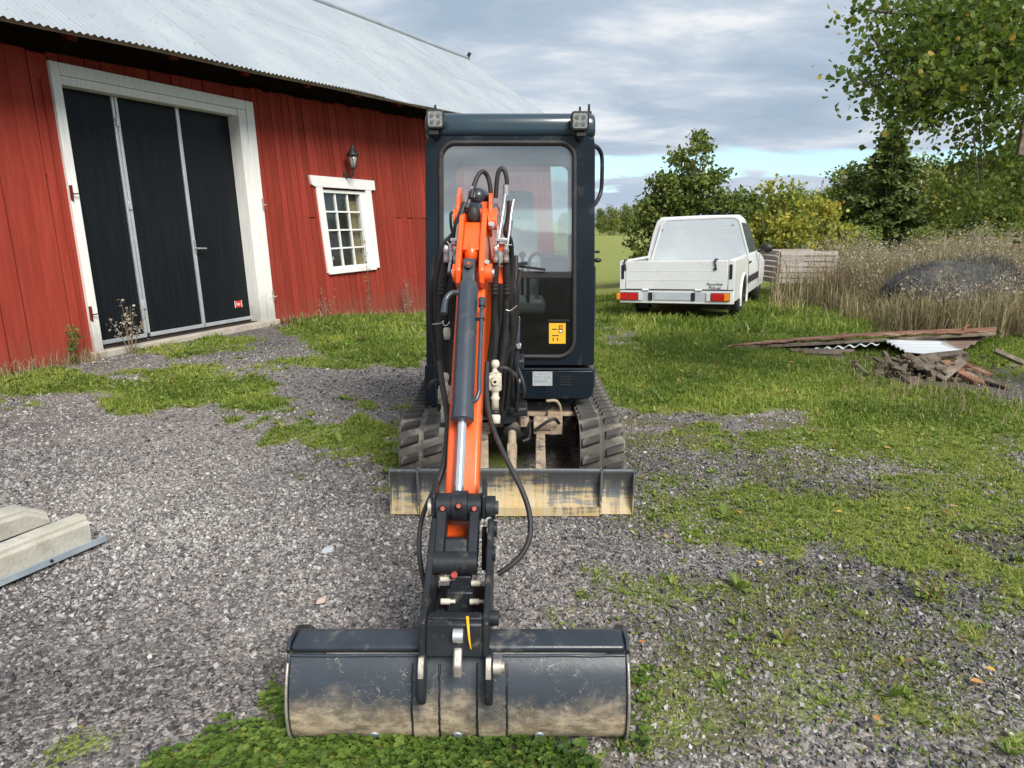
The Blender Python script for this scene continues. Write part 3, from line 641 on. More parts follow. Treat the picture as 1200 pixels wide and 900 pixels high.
for u_ in (-260, -90, 88, 203, 293, 365, 426, 474, 512):
    s_ = None
    for k_ in range(-80, 200):
        pu, _ = PRJ(*VP(k_ * .1, EZ(k_ * .1), OH)) if (VP(k_ * .1, 3, OH).y > .5) else (-9e9, 0)
        if pu >= u_: s_ = k_ * .1; break
    if s_ is None: continue
    q = MB(); rslab(s_ - .05, s_ + .05, .008, .17, -.135, -.063, q); q.build('rafter_end', DARKRED, barn, .004)
q = MB(); q.tube([roofpt(a, 1, .03) for a in np.linspace(S0 - .3, S1 + .3, 22)], .06, 8, 2); q.build('ridge_cap', ROOFM, barn)
q = MB(); q.cyl(roofpt(S1 + .2, 1, .03), roofpt(S1 + .2, 1, .2), .05); q.build('ridge_end', IRON, barn)
q = MB()     # back slope
q.hexa([VP(S0 - .3, RZ(S0), -RW), VP(S1 + .3, RZ(S1), -RW), VP(S1 + .3, EZ(S1) - .1, -6.4), VP(S0 - .3, EZ(S0) - .1, -6.4), VP(S0 - .3, RZ(S0) + .03, -RW), VP(S1 + .3, RZ(S1) + .03, -RW), VP(S1 + .3, EZ(S1) - .07, -6.4), VP(S0 - .3, EZ(S0) - .07, -6.4)])
q.build('back_roof', ROOFM, barn)
q = MB(); rslab(S1 + .25, S1 + .32, 0, 1, -.10, -.015, q); q.build('verge_board', SHADEDARK, barn)
# wall lantern over the window
LO = WP(5.07, 2.22, 0)
lan = thing('wall_lantern', 'black six-sided wall lantern fixed above the small white window', 'wall lamp', LO)
A = BN; c0 = LO + A * .19 + Vector((0, 0, .10))
q = MB(); q.box(LO + A * .02, (.05, .05, .12)); q.build('wall_plate', IRON, lan, .006)
q = MB(); q.tube([LO + A * .03, LO + A * .10 + Vector((0, 0, -.03)), LO + A * .17 + Vector((0, 0, .0)), c0], .013); q.build('bracket', IRON, lan)
q = MB(); q.lathe(c0, c0 + Vector((0, 0, .06)), [(0, .02), (.012, .05), (.03, .048)], 6); q.build('base_cup', IRON, lan)
q = MB(); q.lathe(c0 + Vector((0, 0, .03)), c0 + Vector((0, 0, 1)), [(0, .045), (.19, .085)], 6); q.build('lantern_glass', LAMPGLASS, lan)
for k_ in range(6):
    an = k_ * math.pi / 3
    x_ = Vector((0, 0, 1)).orthogonal().normalized(); y_ = Vector((0, 0, 1)).cross(x_)
    d_ = x_ * math.cos(an) + y_ * math.sin(an)
    q = MB(); q.beam(c0 + Vector((0, 0, .03)) + d_ * .047, c0 + Vector((0, 0, .22)) + d_ * .088, .010, .010); q.build('bar', IRON, lan)
q = MB(); q.lathe(c0 + Vector((0, 0, .215)), c0 + Vector((0, 0, 1)), [(0, .118), (.02, .112), (.10, .05), (.135, .026), (.15, .03), (.165, .012), (.21, .004)], 6); q.build('lantern_roof', IRON, lan)
q = MB(); q.cyl(c0 + Vector((0, 0, .035)), c0 + Vector((0, 0, .13)), .022); q.build('bulb', WINWHITE, lan)
# ------------------------------------------------------------------ foliage builders
def rot_frames(n, up_bias=0.3):
    """random orthonormal frames (axis along leaf, side, normal)"""
    a = R.normal(size=(n, 3)); a[:, 2] -= .25; a /= np.linalg.norm(a, axis=1, keepdims=True)
    nn = R.normal(size=(n, 3)); nn[:, 2] += up_bias * 3
    sd_ = np.cross(nn, a); sd_ /= np.linalg.norm(sd_, axis=1, keepdims=True) + 1e-9
    nn = np.cross(a, sd_); return a, sd_, nn
DIAMOND = (np.array([(0, 0, 0), (.42, .5, .10), (0, 1, 0), (-.42, .5, .10)]), np.array([(0, 1, 2), (0, 2, 3)]))
ROUND = (np.array([(0, 0, 0), (.42, .22, .08), (.48, .58, .10), (0, 1.05, 0), (-.48, .58, .10), (-.42, .22, .08)]), np.array([(0, 1, 2), (0, 2, 3), (0, 3, 4), (0, 4, 5)]))
SPRIG = (np.array([(0, 0, 0), (.30, .35, -.05), (.12, .55, 0), (.42, .85, -.08), (0, 1.1, 0), (-.42, .85, -.08), (-.12, .55, 0), (-.30, .35, -.05)]), np.array([(0, 1, 2), (0, 2, 6), (0, 6, 7), (2, 3, 4), (2, 4, 6), (6, 4, 5)]))
NEEDLE = (np.array([(-.10, 0, 0), (.10, 0, 0), (.16, .6, -.05), (0, 1, -.1), (-.16, .6, -.05)]), np.array([(0, 1, 2), (0, 2, 4), (4, 2, 3)]))
def leaf_mesh(P, size, tpl, frames=None, up_bias=.3):
    n = len(P); tv, tf = tpl; a, s_, nn = frames or rot_frames(n, up_bias); size = np.asarray(size).reshape(-1, 1, 1)
    V = P[:, None, :] + size * (tv[None, :, 0:1] * s_[:, None, :] + tv[None, :, 1:2] * a[:, None, :] + tv[None, :, 2:3] * nn[:, None, :])
    Fc = tf[None] + (np.arange(n) * len(tv))[:, None, None]
    return V.reshape(-1, 3), Fc.reshape(-1, tf.shape[1]), len(tv)
def crown_targets(ells, n, shell=.55):
    T = []
    wts = np.array([e[3] * e[4] * e[5] for e in ells]); wts = wts ** .8; wts = wts / wts.sum()
    for e, k_ in zip(ells, np.maximum(1, (wts * n).astype(int))):
        d = R.normal(size=(k_, 3)); d /= np.linalg.norm(d, axis=1, keepdims=True)
        r = (shell + (1 - shell) * R.random((k_, 1))) 
        T.append(np.array(e[:3]) + d * r * np.array(e[3:6]))
    return np.concatenate(T)
def tree(name, label, base, trunk_h, ells, nclump, per, rc, lsize, leafmat, tpl=DIAMOND, trunk_r=.09, group=None, lean=(0, 0), tintc=.45, tints=.22, stems=1, cat='tree', gap=1.0, barkm=None, up_bias=.3, trunk_pts=None, limb_from=.3):
    """trunk with limbs reaching to the leaf clumps, and a crown of single leaves"""
    t_ = thing(name, label, cat, base, 0, group)
    T = crown_targets(ells, nclump)
    T = T[R.random(len(T)) < gap]
    m = MB(); tops = []
    for k_ in range(stems):
        off = Vector((rnd.uniform(-.3, .3), rnd.uniform(-.3, .3), 0)) * (k_ > 0)
        pts = trunk_pts or [(0, 0, -.1), (lean[0] * .3 + off.x, off.y, trunk_h * .35), (lean[0] * .7 + rnd.uniform(-.08, .08) + off.x * 2, lean[1] * .7 + off.y * 2, trunk_h * .7), (lean[0] + off.x * 3, lean[1] + off.y * 3, trunk_h)]
        m.tube(pts, [trunk_r * 1.25, trunk_r, trunk_r * .7, trunk_r * .25], 8, 4); tops.append([Vector(p) for p in pts])
    sel = T if len(T) < 90 else T[R.choice(len(T), 90, replace=False)]
    for q in sel:
        P = tops[rnd.randrange(stems)]; f_ = min(.95, max(limb_from, (q[2] / trunk_h) * rnd.uniform(.55, .8))) * (len(P) - 1)
        i = int(f_); a = P[i].lerp(P[min(i + 1, len(P) - 1)], f_ - i); e = Vector(q)
        mid = a.lerp(e, .5) + Vector((0, 0, -.06 * (e - a).length))
        m.tube([a, mid, e], [trunk_r * .30, trunk_r * .17, trunk_r * .05], 5, 3)
    m.build('trunk', barkm or BARK, t_, local=True)
    n = per * len(T)
    ci = np.repeat(np.arange(len(T)), per)
    P = T[ci] + R.normal(size=(n, 3)) * rc * np.array([1, 1, .75])
    ct = R.normal(0, tints * .7, len(T))
    tint = np.clip(tintc + ct[ci] + R.normal(0, tints, n), 0, 1)
    V, Fc, kk = leaf_mesh(P, lsize * R.uniform(.6, 1.25, n), tpl, up_bias=up_bias)
    mesh_np('crown', V, Fc, leafmat, t_, np.repeat(tint, kk), local=True)
    return t_
def copy_tree(o, loc, rz=0, sc=1.0, label=None, group=None, scz=None):
    c = o.copy(); COL.objects.link(c); c.location = loc; c.rotation_euler = (0, 0, rz); c.scale = (sc, sc, scz or sc)
    if label: c['label'] = label
    if group: c['group'] = group
    for ch in o.children:
        d = ch.copy(); COL.objects.link(d); d.parent = c
    return c
def spruce(name, label, base, h, r0, nwhorl, leafmat, group=None, lsize=.3, per=16):
    t_ = thing(name, label, 'tree', base, 0, group)
    m = MB(); m.tube([(0, 0, -.1), (0, 0, h * .5), (0, 0, h)], [h * .022, h * .014, .01], 7, 3)
    P = []; A_ = []
    for i in range(nwhorl):
        f_ = i / (nwhorl - 1); z = h * (.08 + .90 * f_); rr = r0 * (1 - f_) ** .8 * rnd.uniform(.75, 1.2) + .05
        for k_ in range(7):
            an = rnd.uniform(0, 6.28); d = np.array([math.cos(an), math.sin(an), 0])
            L = rr * rnd.uniform(.7, 1.15); droop = rnd.uniform(.12, .34) * L
            if k_ < 4: m.tube([(0, 0, z), tuple(d * L * .5 + np.array([0, 0, z - droop * .35])), tuple(d * L + np.array([0, 0, z - droop * .8]))], [.02 * h / 8, .014 * h / 8, .004], 4, 2)
            nn = max(4, int(per * L / r0 * 1.8))
            tt = R.random(nn) ** .7
            pp = d[None] * (L * tt)[:, None]; pp[:, 2] = z - droop * tt ** 1.2
            P.append(pp + R.normal(size=(nn, 3)) * np.array([.10, .10, .05]) * h / 8); aa = d[None] + R.normal(size=(nn, 3)) * .55; aa[:, 2] -= .45; A_.append(aa)
    m.build('trunk', BARK, t_, local=True)
    P = np.concatenate(P); a = np.concatenate(A_); a /= np.linalg.norm(a, axis=1, keepdims=True); n = len(P)
    nn = R.normal(size=(n, 3)) * .6; nn[:, 2] += 1; s_ = np.cross(nn, a); s_ /= np.linalg.norm(s_, axis=1, keepdims=True); nn = np.cross(a, s_)
    V, Fc, kk = leaf_mesh(P, lsize * R.uniform(.6, 1.3, n), SPRIG, (a, s_, nn))
    mesh_np('crown', V, Fc, leafmat, t_, np.repeat(np.clip(R.normal(.45, .25, n), 0, 1), kk), local=True)
    return t_
def gpt(u, v, Y):       # ground point below a pixel column at depth Y
    p = AT(u, v, Y); return Vector((p.x, p.y, float(terrain(p.x, p.y))))
def hgt(v, Y, x=0): return AT(600, v, Y).z - float(terrain(x, Y))

# oak behind the pickup
OY = 17.5; ob = gpt(806, 300, OY)
tree('oak_tree', 'leafy oak tree with an open crown right behind the white pickup', ob, 2.9,
     [(0.0, 0, 2.65, .50, .5, .75), (-.15, 0, 2.1, .95, .8, .55), (-.66, 0, 2.3, .38, .4, .32), (.45, 0, 2.3, .45, .5, .42), (.95, 0, 1.75, .75, .7, .45), (-.85, 0, 1.7, .55, .6, .50), (-.2, 0, 1.2, 1.0, .8, .6), (-1.0, 0, .95, .40, .5, .6), (-1.15, 0, 1.75, .30, .4, .35), (.08, 0, 3.22, .26, .3, .27)],
     235, 66, .105, .105, OAKLEAF, DIAMOND, .10, tintc=.45, gap=.80)
# yellow-green bushes to the right of it
for i, (u_, v_, Y_, wd, lb) in enumerate([(902, 232, 20, 1.3, 'yellow-green bush nearest the pickup mirror, left of its pale twin'), (945, 248, 22, 1.4, 'bright yellowing bush behind the weathered slat fence')]):
    b0 = gpt(u_, 300, Y_); h = hgt(v_, Y_)
    tree('yellow_bush', lb, b0, h * .7, [(0, 0, h * .55, wd * .8, .8, h * .42), (-wd * .5, 0, h * .4, wd * .6, .7, h * .33), (wd * .55, 0, h * .35, wd * .6, .7, h * .3), (.1, 0, h * .78, wd * .4, .5, h * .24)],
         90, 60, .17, .13, YELLOWLEAF, DIAMOND, .05, stems=3, cat='bush', tintc=.5, gap=.9, group='yellowing bushes')
# the wood beyond: each tree a thing
sprf = spruce('spruce_tree', 'tall dark spruce rising above the broadleaf trees of the wood', gpt(1033, 280, 38), hgt(140, 38), 2.1, 30, SPRUCE, lsize=.30, per=44)
DEC = 'broadleaf trees of the wood'
def wood(u_, v_, Y_, wpx, lab, mat, tintc=.45, dense=1.0, nm='broadleaf_tree', grp=DEC):
    b0 = gpt(u_, 280, Y_); h = hgt(v_, Y_, b0.x); rw = wpx / 2 * Y_ / 832
    return tree(nm, lab, b0, h * .8, [(0, 0, h * .62, rw * .8, rw * .8, h * .36), (-rw * .45, 0, h * .45, rw * .6, rw * .6, h * .34), (rw * .5, 0, h * .42, rw * .6, rw * .6, h * .33), (0, -rw * .4, h * .30, rw * .8, rw * .6, h * .28), (rw * .15, 0, h * .85, rw * .4, rw * .4, h * .15)],
                int(130 * dense), 42, rw * .16, max(.16, rw * .12), mat, DIAMOND, rw * .07, tintc=tintc, group=grp, gap=.93)
w1 = wood(988, 188, 40, 62, 'grey-green rounded tree just left of the dark spruce', FARLEAF, .38)
w2 = wood(1075, 184, 44, 70, 'light green tree just right of the dark spruce', FARLEAF, .60)
w3 = wood(1120, 182, 40, 80, 'olive tree with yellow patches in the wood edge, right of the spruce', FARLEAF, .62)
w4 = wood(1165, 168, 34, 90, 'tall green tree at the right end of the wood', FARLEAF, .5)
w5 = wood(960, 214, 55, 46, 'smaller green tree left of the grey-green rounded one', FARLEAF, .5)
w6 = wood(1005, 200, 60, 60, 'dull green tree filling the gap behind the spruce', FARLEAF, .42)
w7 = wood(1205, 172, 38, 80, 'green tree cut by the right edge of the picture', FARLEAF, .45)
far1 = wood(928, 218, 85, 40, 'bright green far tree above the yellow bushes', FARLEAF, .55)
k_ = 0
FARLAB = 'small hazy green tree of the far wood row'
for (u_, v_) in [(890, 240), (905, 228), (945, 221), (972, 219), (1040, 215), (1090, 212), (1140, 210), (862, 245)]:
    Yf = 95 + 5 * (k_ % 3); b0 = gpt(u_, 275, Yf); src = (far1, w5, w6)[k_ % 3]
    h0 = max(v[2] for c in src.children for v in c.bound_box); sc = hgt(v_, Yf, b0.x) / h0
    copy_tree(src, b0, k_ * 1.3, sc, FARLAB, 'far wood row'); k_ += 1
for (u_, v_) in [(640, 250), (662, 246), (684, 247), (703, 243), (716, 239), (733, 237), (748, 236), (765, 234), (620, 250), (785, 240), (805, 238), (830, 240)]:
    Yf = 105 + 6 * (k_ % 3); b0 = gpt(u_, 272, Yf); src = (far1, w6, w1)[k_ % 3]
    h0 = max(v[2] for c in src.children for v in c.bound_box); sc = hgt(v_, Yf, b0.x) / h0
    copy_tree(src, b0, k_ * 1.3, sc * .9, 'green tree in the row at the far end of the field', 'tree row at the far end of the field', scz=sc); k_ += 1
for u_, Y_ in ((880, 30), (1010, 26), (1085, 28), (1150, 25)):     # undergrowth at the foot of the wood
    b0 = gpt(u_, 290, Y_); copy_tree(w2, b0, u_, .42 if u_ > 900 else .34, {880: 'low bush between the oak and the yellow bushes', 1010: 'low bush at the foot of the dark spruce', 1085: 'low bush in front of the light green tree by the spruce', 1150: 'low bush above the dark covered bale'}[u_], 'bushes along the wood edge', scz=.24)
# aspen whose branches hang in from the right; its trunk stands outside the picture
ab = Vector((5.35, 5.9, 0))
def apt(u_, v_, Y_): return tuple(AT(u_, v_, Y_) - ab)
asp = thing('aspen_tree', 'aspen branch with round green leaves hanging in at the upper right', 'tree', ab)
m = MB(); TR = [Vector((0, 0, -.1)), Vector((.03, 0, 1.5)), Vector((-.05, .05, 3.0)), Vector((-.1, 0, 4.8)), Vector((-.1, 0, 6.2))]
m.tube(TR, [.17, .14, .12, .08, .03], 9, 4)
BR = [[(1330, 60, 5.9), (1200, 70, 5.6), (1110, 95, 5.3), (1050, 108, 5.2), (1005, 92, 5.1)],
      [(1330, 30, 5.9), (1220, 20, 5.7), (1130, 18, 5.5), (1050, 15, 5.3), (1005, 10, 5.3)],
      [(1330, 90, 5.9), (1230, 120, 5.8), (1170, 135, 5.6), (1140, 150, 5.5)],
      [(1330, 110, 5.9), (1230, 150, 6.2), (1180, 185, 6.3), (1150, 195, 6.2), (1128, 192, 6.1)],
      [(1330, 150, 5.9), (1250, 200, 6.3), (1190, 225, 6.3), (1150, 235, 6.2)],
     
      [(1200, 70, 5.6), (1150, 60, 5.4), (1090, 62, 5.2), (1040, 60, 5.1), (1020, 40, 5.0)],
      [(1110, 95, 5.3), (1070, 125, 5.2), (1045, 140, 5.1)], [(1110, 95, 5.3), (1080, 118, 5.3), (1095, 150, 5.3)]]
CL = []
for bb in BR:
    P = [Vector(apt(*q)) for q in bb]
    if bb[0][0] > 1290: P = [TR[2] + Vector((0, 0, rnd.uniform(-.6, .5)))] + P[1:]
    m.tube(P, [.030 - .024 * i / (len(P) - 1) for i in range(len(P))], 6, 4)
    for i in range(len(P) - 1):
        nseg = 4
        for j in range(nseg): CL.append(tuple(P[i].lerp(P[i + 1], (j + 1) / nseg)))
for u_, v_, Y_, k_ in [(1130, 35, 5.4, 22), (1180, 25, 5.6, 24), (1165, 75, 5.5, 24), (1190, 110, 5.7, 18), (1115, 65, 5.3, 14), (1085, 30, 5.3, 10), (1150, 5, 5.5, 16), (1060, 55, 5.2, 7), (1195, 55, 5.6, 14), (1135, 95, 5.4, 12), (1040, 75, 5.1, 4), (1080, 90, 5.2, 7), (1060, 120, 5.2, 5), (1140, 110, 5.4, 8), (1170, 150, 5.7, 6), (1185, 195, 6.2, 12), (1160, 205, 6.2, 9), (1192, 235, 6.3, 9), (1165, 230, 6.2, 5), (1100, 20, 5.3, 8), (1135, 190, 6.1, 3)]:
    for j in range(k_):
        p = AT(u_ + rnd.gauss(0, 26), v_ + rnd.gauss(0, 14), Y_ + rnd.gauss(0, .35)) - ab
        CL.append(tuple(p)); 
        if j % 3 == 0: m.tube([min((Vector(c) for c in CL[:60]), key=lambda c: (c - p).length), p], [.006, .002], 4, 2)
m.build('trunk', BARK, asp, local=True)
CL = np.array(CL); per = 40; ci = np.repeat(np.arange(len(CL)), per); n = len(ci)
P = CL[ci] + R.normal(size=(n, 3)) * np.array([.095, .14, .065])
tint = np.clip(.38 + R.normal(0, .10, len(CL))[ci] + R.normal(0, .16, n), 0, .93); tint = np.where(R.random(n) < .012, 1.0, tint)
V, Fc, kk = leaf_mesh(P, .039 * R.uniform(.65, 1.2, n), ROUND, up_bias=.15)
mesh_np('crown', V, Fc, ASPENLEAF, asp, np.repeat(tint, kk), local=True)
# weathered board end hanging among the leaves at the edge
hb = AT(1200, 168, 5.2); nb_ = thing('wooden_board', 'dark weathered board hanging among the aspen leaves at the picture edge', 'board', hb)
q = MB(); q.beam(AT(1196, 182, 5.2), AT(1207, 118, 5.2), .055, .03, (0, 1, 0)); q.build('plank', OLDWOOD, nb_, .003)
q = MB(); q.beam(AT(1204, 181, 5.27), AT(1216, 118, 5.27), .06, .02, (0, 1, 0)); q.build('plank', OLDWOOD, nb_, .003)
# ------------------------------------------------------------------ gravel, grass, weeds
def scatter(n, y0, y1, pw=1.0, umin=-40, umax=1240):
    """ground points spread evenly over the picture-visible ground between two distances"""
    y = (y0 ** (1 + pw) + R.random(n) * (y1 ** (1 + pw) - y0 ** (1 + pw))) ** (1 / (1 + pw))
    wz = y * cp + HC * sp
    x = (R.uniform(umin, umax, n) - 600) / F * wz
    return x, y
def outside_machine(x, y): return ~((np.abs(x) < .5) & (y > 3.9) & (y < 5.3))
def barn_o(x, y): return (x - BO.x) * BN.x + (y - BO.y) * BN.y
STONE = np.array([(-.5, -.5, -.5), (.5, -.5, -.5), (.5, .5, -.5), (-.5, .5, -.5), (-.5, -.5, .5), (.5, -.5, .5), (.5, .5, .5), (-.5, .5, .5)])
STF = np.array([(4, 5, 6, 7), (0, 1, 5, 4), (1, 2, 6, 5), (2, 3, 7, 6), (3, 0, 4, 7)])
def stones(name, n, y0, y1, size, keep):
    x, y = scatter(n, y0, y1, umin=-180, umax=1560)
    g_, mo_, _ = masks(x, y)
    k_ = (R.random(n) < keep(x, y, g_, mo_)) & (barn_o(x, y) > .12) & outside_machine(x, y)
    x, y = x[k_], y[k_]; n = len(x); z = ground_z(x, y)
    base_ = STONE[None] * np.array([1, .8, .6]) + R.normal(size=(n, 8, 3)) * .16
    base_[:, 4:, :2] *= R.uniform(.35, .9, (n, 1, 1))
    a = R.normal(size=(n, 3)); a /= np.linalg.norm(a, axis=1, keepdims=True)
    b_ = np.cross(a, R.normal(size=(n, 3))); b_ /= np.linalg.norm(b_, axis=1, keepdims=True); c_ = np.cross(a, b_)
    sz = size * np.clip(R.lognormal(0, .42, n), .4, 2.1)
    V = (base_[..., 0:1] * a[:, None] + base_[..., 1:2] * b_[:, None] + base_[..., 2:3] * c_[:, None]) * sz[:, None, None]
    V = V + np.stack([x, y, z + sz * R.uniform(-.22, .18, n)], 1)[:, None]
    Fc = STF[None] + (np.arange(n) * 8)[:, None, None]
    # crushed stone is paler where traffic has dusted it, darker in the damp track
    tone = np.clip(R.normal(.47, .21, n) + (fbm(x, y, .6) - .5) * .95 - .16 * np.exp(-((PRJ(x, y, 0 * x)[1] - 585 + 60 * (fbm(x, y, 1.5) - .5)) / 26) ** 2) * sst(120, 230, PRJ(x, y, 0 * x)[0]) * sst(560, 430, PRJ(x, y, 0 * x)[0]) + .07 * sst(560, 500, PRJ(x, y, 0 * x)[1]), 0, 1)
    return mesh_np(name, V.reshape(-1, 3), Fc.reshape(-1, 4), GRAVM, None, np.repeat(tone, 8))
GRAVM, t, b = new_mat('crushed_stone')
a = t.node('ShaderNodeAttribute', attribute_name='tint').outputs['Fac']
c = t.ramp(a, [(0, (0.035, 0.035, 0.038)), (.3, (0.105, 0.102, 0.105)), (.52, (0.205, 0.198, 0.195)), (.62, (0.255, 0.222, 0.205)), (.74, (0.31, 0.30, 0.295)), (1, (0.47, 0.455, 0.44))])
tcn = t.node('ShaderNodeTexCoord').outputs['Object']
t.set(b, 'Base Color', t.mix(1.0, c, t.ramp(t.noise(tcn, 140, 4, .7), [(.3, (.7, .7, .7)), (.7, (1.25, 1.25, 1.25))]), 'MULTIPLY')); b.inputs['Roughness'].default_value = .85
keepf = lambda x, y, g_, mo_: np.clip(1.02 - .95 * g_ - .25 * mo_, .02, 1) * np.where((x > 2.3) & (x < 5.2) & (y > 5.7) & (y < 8.5) & (g_ < .4), .1, 1)
tag(stones('gravel', 158000, 1.25, 4.6, .0100, keepf), kind='stuff')
tag(stones('gravel', 120000, 4.3, 9.0, .0115, lambda x, y, g_, mo_: keepf(x, y, g_, mo_) * .8), kind='stuff')

def blades(name, x, y, z, h, wd, lean_, mat, tint):
    """curved blades of two segments: 5 points, 3 triangles"""
    n = len(x); an = R.uniform(0, 2 * np.pi, n); ld = np.stack([np.cos(an), np.sin(an), np.zeros(n)], 1)
    sa = an + R.uniform(.8, 2.3, n); sd_ = np.stack([np.cos(sa), np.sin(sa), np.zeros(n)], 1)
    B_ = np.stack([x, y, z - .004], 1); up = np.array([0, 0, 1.0])
    M_ = B_ + ld * (lean_ * h * .35)[:, None] + up * (h * .6)[:, None]
    T_ = B_ + ld * (lean_ * h)[:, None] + up * (h * (1 - .35 * lean_))[:, None]
    hw = (wd / 2)[:, None]
    V = np.stack([B_ - sd_ * hw, B_ + sd_ * hw, M_ + sd_ * hw * .8, M_ - sd_ * hw * .8, T_], 1)
    f_ = np.array([(0, 1, 2), (0, 2, 3), (3, 2, 4)])
    Fc = f_[None] + (np.arange(n) * 5)[:, None, None]
    return mesh_np(name, V.reshape(-1, 3), Fc.reshape(-1, 3), mat, None, np.repeat(tint, 5))
def outside_car(x, y):
    return ~((x > 1.9) & (x < 5.2) & (y > 10.7) & (y < 14.5) & (((x - 3.2) * .39 + (y - 10.4) * .92) > .25) & (((x - 3.2) * .92 - (y - 10.4) * .39) < -.1) & (((x - 3.2) * .92 - (y - 10.4) * .39) > -1.7))
def grass(n, y0, y1, hs, ws, thr=.34):
    x, y = scatter(n, y0, y1); g_, mo_, _ = masks(x, y); u_, v_ = PRJ(x, y, 0 * x)
    clover = ((u_ < 660) & (v_ > 745))
    k_ = (g_ > thr * R.uniform(.6, 1.6, n)) & (barn_o(x, y) > .02) & ~clover & outside_machine(x, y) & outside_car(x, y)
    x, y, g_ = x[k_], y[k_], g_[k_]; n = len(x); z = ground_z(x, y)
    cl = fbm(x + 60, y + 4, 1.7); tuft = fbm(x + 4, y + 60, 5.0)
    h = hs * .62 * (.45 + 1.0 * tuft) * (.40 + .75 * g_) * R.uniform(.6, 1.3, n)
    u_, v_ = PRJ(x, y, 0 * x)
    h = h * (1 + .9 * np.exp(-((u_ - 800) / 120) ** 2 - ((v_ - 388) / 18) ** 2) + .35 * sst(870, 960, u_) * sst(420, 385, v_))
    yel = sst(560, 1000, u_) * sst(470, 560, v_) * .18
    tint = np.clip(.34 + (cl - .5) * 1.25 + R.normal(0, .13, n) + yel - .1 * sst(.7, 1, g_), 0, 1)
    tint = np.where(R.random(n) < .05, R.uniform(.85, 1, n), tint)
    return x, y, z, h, ws * R.uniform(.7, 1.4, n), R.uniform(.15, .95, n), tint
def mossy(n, y0, y1):
    x, y = scatter(n, y0, y1); g_, mo_, _ = masks(x, y); u_, v_ = PRJ(x, y, 0 * x)
    k_ = (np.maximum(g_, .62 * mo_) > .34 * R.uniform(.7, 1.6, n)) & ~((u_ < 760) & (v_ > 745)) & outside_machine(x, y) & (barn_o(x, y) > .1); x, y, mo_ = x[k_], y[k_], mo_[k_]; n = len(x)
    return x, y, ground_z(x, y), R.uniform(.010, .034, n), R.uniform(.003, .006, n), R.uniform(.3, 1.3, n), np.clip(R.normal(.55, .25, n) + .3 * (fbm(x, y, 2.5) - .4), 0, 1)
parts_ = [mossy(50000, 1.3, 5.2), grass(52000, 2.2, 5.0, .060, .0045), grass(115000, 5.0, 9.2, .085, .0085), grass(62000, 9.2, 15.5, .12, .016)]
x, y, z, h, wd, ln, ti = [np.concatenate([p[i] for p in parts_]) for i in range(7)]
tag(blades('grass', x, y, z, h, wd, ln, GRASSM, ti), kind='stuff')
# broad-leaved weeds in the turf and gravel: rosettes of leaves
def rosettes(n, y0, y1, size, thr, leaves=7, lo=0):
    x, y = scatter(n, y0, y1); g_, mo_, _ = masks(x, y); u_, v_ = PRJ(x, y, 0 * x)
    k_ = (np.maximum(g_, lo * mo_) > thr) & (barn_o(x, y) > .05) & outside_machine(x, y) & outside_car(x, y); x, y = x[k_], y[k_]
    n = len(x); z = ground_z(x, y); sc = size * R.lognormal(0, .35, n)
    an = (np.arange(leaves) / leaves * 2 * np.pi)[None] + R.uniform(0, 6.28, (n, 1)) + R.normal(0, .3, (n, leaves))
    el_ = R.uniform(.1, 1.0, (n, leaves))
    a = np.stack([np.cos(an) * np.cos(el_), np.sin(an) * np.cos(el_), np.sin(el_)], -1).reshape(-1, 3)
    nn = np.tile(np.array([0, 0, 1.0]), (len(a), 1)) + R.normal(size=(len(a), 3)) * .25
    s_ = np.cross(nn, a); s_ /= np.linalg.norm(s_, axis=1, keepdims=True); nn = np.cross(a, s_)
    P = np.repeat(np.stack([x, y, z + .003], 1), leaves, 0)
    tint = np.clip(np.repeat(R.normal(.48, .2, n), leaves) + R.normal(0, .1, n * leaves), 0, 1)
    return P, np.repeat(sc, leaves) * R.uniform(.6, 1.2, n * leaves), (a, s_, nn), tint
RS = [rosettes(15000, 1.3, 4.4, .0095, .13, 5, lo=.55), rosettes(1100, 1.3, 4.2, .024, .24, lo=.30), rosettes(9000, 2.6, 5.5, .017, .33, 6, lo=.2), rosettes(8500, 4.5, 8.0, .026, .40, 6), rosettes(5200, 6.0, 11.5, .040, .55, 6)]
LONGLEAF = (np.array([(0, 0, 0), (.17, .35, .05), (.19, .65, .04), (0, 1.05, -.06), (-.19, .65, .04), (-.17, .35, .05)]), ROUND[1])
VV = []; FF = []; TT = []; nb0 = 0
for P, szs, fr, ti in RS:
    V, Fc, kk = leaf_mesh(P, szs, LONGLEAF, fr); VV.append(V); FF.append(Fc + nb0); TT.append(np.repeat(ti, kk)); nb0 += len(V)
tag(mesh_np('weeds', np.concatenate(VV), np.concatenate(FF), WEEDM, None, np.concatenate(TT)), kind='stuff')
# clover mat round the bucket: three round leaflets on short stems
x, y = scatter(34000, 1.25, 2.6, umin=-40, umax=800); g_, _, _ = masks(x, y); u_, v_ = PRJ(x, y, 0 * x)
k_ = (v_ > 742) & (u_ < 760) & (g_ > .34 * R.uniform(.6, 2.3, len(x))) & (u_ > 335 - (v_ - 775) * 1.25 + 90 * (fbm(x, y, 7) - .5)) & (R.random(len(x)) < .35 + 1.1 * fbm(x + 8, y, 7)) & ~((y > 1.82) & (y < 2.2) & (np.abs(x + .165) < .5))
x, y = x[k_], y[k_]; n = len(x); z = ground_z(x, y) + R.uniform(.004, .035, n) * (.4 + fbm(x, y, 6))
an = R.uniform(0, 6.28, (n, 1)) + np.arange(3)[None] * 2.094
a = np.stack([np.cos(an), np.sin(an), R.uniform(-.1, .35, (n, 3))], -1).reshape(-1, 3)
nn = np.tile(np.array([0, 0, 1.0]), (3 * n, 1)) + np.repeat(R.normal(size=(n, 3)) * .35, 3, 0)
